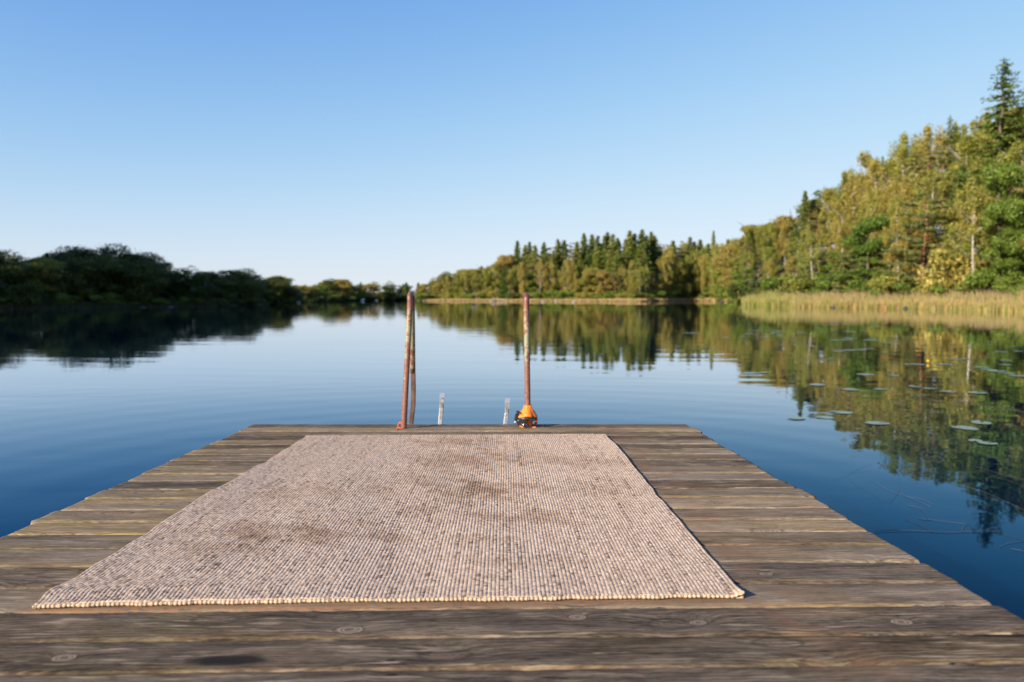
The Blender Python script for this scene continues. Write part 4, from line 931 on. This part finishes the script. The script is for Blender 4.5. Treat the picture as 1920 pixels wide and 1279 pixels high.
for x_, y_, k_ in ((1343, 478, "bir2"), (1356, 472, "bir0"), (1368, 480, "bir2"), (1379, 468, "oli0"), (1388, 476, "bir1"), (1362, 500, "grn0"), (1350, 505, "bir0"), (1376, 498, "bir2"), (1387, 505, "bir0")): put(k_, x_, y_, 262+(y_ % 5), 1.3, sect=g)
for q_, x_ in enumerate(range(1240, 1392, 11)): put(("pin0", "bir2", "spr0", "pin1", "bir0", "oli1")[q_ % 6], x_, 456+(q_*5) % 9, inland(x_, 24+q_ % 5), 1.35, sect=g)
put("spr1", 1338, 431, inland(1338, 30), .8, label="lone thin spruce spire sticking up above the birches", group="spruce stand on the far bank")
for x_, y_, k_ in ((1255, 468, "bir0"), (1345, 458, "bir2"), (1372, 452, "bir2")): put(k_, x_, y_, inland(x_, 12), 1.5, sect=g)
x_ = 800
while x_ < 1395:
    put(rnd.choice(["oli0", "oli0", "bir2", "aut1"]), x_, (sil(x_, SB)+rnd.uniform(8, 14)) if x_ < 960 else rnd.uniform(474, 490), inland(x_, 38+rnd.uniform(0, 6)), 1.6, sect=g); x_ += rnd.uniform(17, 23)
# wooded hillside on the right
rnd.seed(503)
SILR = [(1385, 450), (1405, 425), (1430, 414), (1450, 418), (1480, 405), (1500, 392), (1530, 372), (1560, 350), (1600, 335), (1625, 305), (1650, 300), (1700, 268), (1740, 262), (1775, 250), (1800, 262), (1830, 250), (1850, 240), (1885, 225), (1920, 200), (2100, 120)]
g = "trees on the wooded right hillside"
def hill(off, jit, x0, x1, dtop, keys, sp, wid=1.15, jt=.07):
    x_ = x0
    while x_ < x1:
        Y = inland(x_, off+rnd.uniform(0, jit)); s_ = sil(x_, SILR); base = 540
        top = base-(base-s_)*dtop*rnd.uniform(1-jt, 1+jt*.8)
        put(rnd.choice(keys), x_, top, Y, wid, sect=g); x_ += sp*rnd.uniform(.8, 1.25)/Y*F
hill(62, 6, 1375, 2150, 1.06, ["bir0", "oli0", "bir2", "aut1", "oli1"], 4.4, 1.35, .03)
hill(48, 6, 1385, 2150, .98, ["bir0", "pin1", "bir2", "spr1", "bir1", "pin0", "spr2"], 4.4, 1.3, .04)
hill(36, 5, 1385, 2120, .80, ["bir2", "bir0", "spr1", "bir1", "pin0", "spr0", "bir3"], 4.6, 1.3)
hill(27, 4, 1380, 2080, .62, ["bir0", "grn0", "bir2", "aut1", "bir3", "bir1"], 4.4, 1.2)
hill(19, 3, 1380, 2050, .40, ["bir2", "grn0", "aut0", "bir0", "pin2", "grn1"], 4.4, 1.1)
x_ = 1385
while x_ < 2040:
    put(rnd.choice(["shr0", "shr1", "shr2", "shr0"]), x_, rnd.uniform(505, 528), inland(x_, 15.5+rnd.uniform(0, 3)), 1.5, sect="shrubs behind the reeds"); x_ += rnd.uniform(18, 34)
L_ = "trees on the wooded right hillside"
put("sprT", 1885, 106, inland(1885, 46), 1.5, rz=1.0, label="tallest spruce, its ragged tip standing clear above the right hillside", group=L_)
put("sprT", 1930, 150, inland(1930, 50), 1.3, label="tall spruce cut off by the right edge beside the tallest one", group=L_)
put("spr2", 1850, 205, inland(1850, 56), .8, label="dark spruce shoulder just left of the tallest spruce", group=L_)
put("sprT", 1782, 214, inland(1782, 62), .8, rz=2.0, label="thin grey spruce top poking out left of the tallest spruce", group=L_)
put("spr1", 1510, 356, inland(1510, 56), 1.1, label="small spruce tip rising from the left slope of the hillside", group=L_)
put("spr1", 1585, 322, inland(1585, 58), 1.1, label="small dark spruce tip midway up the hillside skyline", group=L_)
put("spr2", 1655, 290, inland(1655, 58), .6, label="spruce tip at the step of the hillside skyline", group=L_)
put("pin2", 1733, 365, inland(1733, 17), 1.25, rz=.6, label="big pine with a red trunk and layered olive boughs behind the reeds", group=L_)
put("grn1", 1630, 395, inland(1630, 17.5), 1.15, label="bright green leafy tree left of the red trunked pine", group=L_)
put("grn1", 1885, 290, inland(1885, 18), 1.0, label="tall bright green tree below the tallest spruce", group=L_)
put("pin2", 1585, 470, inland(1585, 15.5), 1.0, label="low spreading pine at the reeds' edge left of the green tree", group=L_)
put("bir3", 1835, 330, inland(1835, 15.5), 1.0, rz=0, lean=(0, -.10, 0), label="leaning white trunked birch left of the tall bright green tree", group=L_)
put("bir3", 1690, 380, inland(1690, 16), .9, label="slim birch just left of the red trunked pine", group=L_)
put("bir3", 1530, 420, inland(1530, 17), .9, rz=0, lean=(0, -.14, 0), label="pale leaning birch over the left half of the hillside", group=L_)
put("shr1", 1795, 455, inland(1795, 14.5), 1.0, label="big yellow green rounded bush under the leaning white birch", group=L_)

# labels that single each tree out: kind + stretch of shore + order from the left
ANC = [(-9999, "beyond the left photo edge"), (0, "nearest the left photo edge"), (110, "under the highest part of the left skyline"), (210, "around the small sunlit pine"), (330, "on the falling left skyline"), (430, "before the dip in the left shore"), (535, "above the boathouse"), (625, "by the white boat"), (700, "behind the left handrail's top"),
       (795, "at the low left tip of the sunny bank"), (870, "behind the pale boulder"), (950, "above the right handrail"), (1040, "in the rising middle of the stand"), (1100, "under the first high crest"), (1165, "in the highest clump"), (1240, "right of the highest clump"), (1320, "around the lone thin spire"),
       (1380, "at the hillside's left foot"), (1460, "on the lower left hillside"), (1550, "on the middle hillside"), (1640, "around the red trunked pine"), (1740, "below the thin grey spruce top"), (1830, "below the tallest spruce"), (1921, "beyond the right photo edge")]
cells = {}
for (sect, kl, px, Y, o) in TREES:
    an = max(k for k in range(len(ANC)) if ANC[k][0] <= px); row = Y-inland(px, 0)
    rw = "front" if row < 12 else "middle" if row < 34 else "rear"
    if 17.2 < math.degrees(math.atan((px-960)/F)): rw = "front" if row < 24 else "middle" if row < 44 else "rear"
    cells.setdefault((an, kl, rw), []).append((px, o))
for (an, kl, rw), L in cells.items():
    L.sort(key=lambda q_: q_[0])
    for k, (px, o) in enumerate(L):
        if an in (0, len(ANC)-1): o["label"] = kl+" "+ANC[an][1]; o["group"] = kl.replace("birch", "birche")+"s "+ANC[an][1]
        else: o["label"] = (ORD[k]+" " if len(L) > 1 else "")+rw+" "+kl+" "+ANC[an][1]

# ------------------------------------------------------------------ boulders, boathouse, boats, landing stage
M_ROCK = simple("granite", (.22, .19, .17), .85, 0, .35, 2, .05); M_ROCKD = simple("dark_wet_stone", (.05, .047, .044), .8, 0, .4, 2, .05); M_PALE = simple("pale_stone", (.33, .29, .25), .85, 0, .2, 2, .05)
def rock(px, py, w, h, lab, mat, seed, pointy=1.0):
    import bmesh
    bm = bmesh.new(); bmesh.ops.create_icosphere(bm, subdivisions=3, radius=.5); r_ = np.random.default_rng(seed); D_ = r_.normal(0, 1, (9, 3))
    for v in bm.verts:
        c_ = v.co.copy(); s = 1
        for d in D_: s -= .10*max(0, c_.normalized().dot(Vector(d).normalized())-.55)*2
        v.co = c_*s; z_ = v.co.z
        if pointy > 1 and z_ > 0: v.co.x *= 1-.9*z_; v.co.y *= 1-.9*z_
    me = bpy.data.meshes.new("boulder"); bm.to_mesh(me); bm.free(); me.materials.append(mat)
    for p_ in me.polygons: p_.use_smooth = True
    p = on_water(px, py); Y = p.y; o = link("boulder", me); o.location = (p.x, p.y, 0); o.scale = (w/F*Y, w/F*Y*.8, 2*h/F*Y); tag(o, lab, "boulder", "boulders along the waterline")
rock(926, 566, 6, 8, "pale pointed boulder at the left end of the low landing stage", M_PALE, 1, 2)
rock(1018, 566.5, 8, 4, "pinkish boulder just right of the right handrail", M_ROCK, 2); rock(1043, 566.5, 7, 4, "twin boulder a little right of the pinkish one", M_ROCK, 3); rock(1076, 566.8, 7, 4, "pale boulder with a notch on the sunny bank", M_PALE, 4)
rock(1759, 580.5, 15, 6, "rounded dark grey boulder at the foot of the right reeds", M_ROCKD, 5); rock(1562, 577.5, 8, 4, "small grey boulder in the reeds below the low spreading pine", M_ROCKD, 6); rock(1698, 579.2, 9, 5, "brown boulder in the reeds left of the rounded dark one", M_ROCKD, 7)
rock(1352, 566, 12, 3, "flat dark boulder left of where the reeds begin", M_ROCKD, 8); rock(1378, 566.2, 14, 4, "flat grey boulder touching the left end of the reeds", M_ROCKD, 9); rock(1218, 567, 7, 2, "small dark stone on the straw coloured bank", M_ROCKD, 10); rock(706, 564, 9, 3, "pinkish stone right of the white boat", M_ROCK, 12)
rock(320, 576, 16, 3, "low grey boulder under the shaded left trees", M_ROCKD, 13); rock(268, 576.5, 14, 2.5, "flat boulder left of the low grey one", M_ROCKD, 14)
p = on_water(946, 566); st = empty("landing_stage", (p.x, p.y, 0)); tag(st, "low grey wooden landing stage beside the pale pointed boulder", "landing stage")
M_GREYW = simple("grey_timber", (.34, .30, .26), .85, 0, .2, 3)
v, f = box(-1.9, 0, .75, 5.4, 2.0, .18, .02); link("deck", mesh_np("deck", v, f, [M_GREYW]), st)
for q_ in (-4.2, -1.9, .5):
    v, f = tube([(q_, -.7, -1), (q_, -.7, .66)], .12, 8); link("post", mesh_np("post", v, f, [M_GREYW], True), st)
p = on_water(604, 564.6); bh = empty("boathouse", (p.x, p.y+3, .1), -.2); tag(bh, "small grey boathouse with two dark openings at the far end of the lake", "boathouse")
M_BH = simple("grey_boards", (.20, .20, .22), .8, 0, .2, 3); M_BHR = simple("grey_roof", (.22, .23, .27), .6, 0, .2, 3); M_DK = simple("painted_opening_shade", (.01, .01, .012), .9)
v, f = box(0, 0, 1.0, 9, 4, 2.0, .03); link("wall", mesh_np("wall", v, f, [M_BH]), bh)
V = [(-4.9, -2.4, 1.95), (4.9, -2.4, 1.95), (4.9, 2.4, 1.95), (-4.9, 2.4, 1.95), (-4.2, 0, 3.4), (4.2, 0, 3.4)]; link("roof", mesh_np("roof", V, [(0, 1, 5, 4), (2, 3, 4, 5), (1, 2, 5), (3, 0, 4), (3, 2, 1, 0)], [M_BHR]), bh)
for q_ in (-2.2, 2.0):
    v, f = box(q_, -2.03, .85, 3.0, .1, 1.5, .02); link("opening_panel", mesh_np("opening_panel", v, f, [M_DK]), bh)  # near-black panels on the wall paint the shade inside the two openings
v, f = box(-.1, -2.05, 1.1, .35, .12, 1.9, .02); link("post", mesh_np("post", v, f, [simple("white_post", (.6, .6, .62), .6)]), bh)
M_WH = simple("white_hull", (.62, .6, .58), .4, 0, .05, 3); M_IN = simple("boat_inside", (.35, .3, .26), .7)
def boat(px, py, L, rz, lab):
    p = on_water(px, py); o = empty("rowing_boat", (p.x, p.y, 0), rz); tag(o, lab, "boat", "boats moored at the far end"); V = []; Fs = []; n = 9
    for k in range(n):
        f = k/(n-1); w_ = L*.17*(math.sin(math.pi*(.12+.80*f))**.6 if f < 1 else 0.02); b = .1+.22*max(0, f-.6)*L*.3; x_ = (f-.5)*L
        for (yy, zz_) in ((-w_, .55+.3*f*f), (-w_*.7, b), (0, b-.12), (w_*.7, b), (w_, .55+.3*f*f)): V.append((x_, yy, zz_))
    for k in range(n-1):
        for s in range(4): Fs.append((k*5+s, k*5+s+1, k*5+s+6, k*5+s+5))
    Fs.append((0, 1, 2, 3, 4)); ob_ = link("hull", mesh_np("hull", V, Fs, [M_WH], True), o); m = ob_.modifiers.new("Solidify", 'SOLIDIFY'); m.thickness = .06
    v, f = box(-.1*L, 0, .45, .3, L*.3, .05, .01); link("seat", mesh_np("seat", v, f, [M_IN]), o)
boat(680, 564.4, 2.2, 1.2, "white rowing boat moored at the far end of the lake"); boat(560, 567.5, 1.3, 1.1, "small pale boat by the shaded shore left of the boathouse")
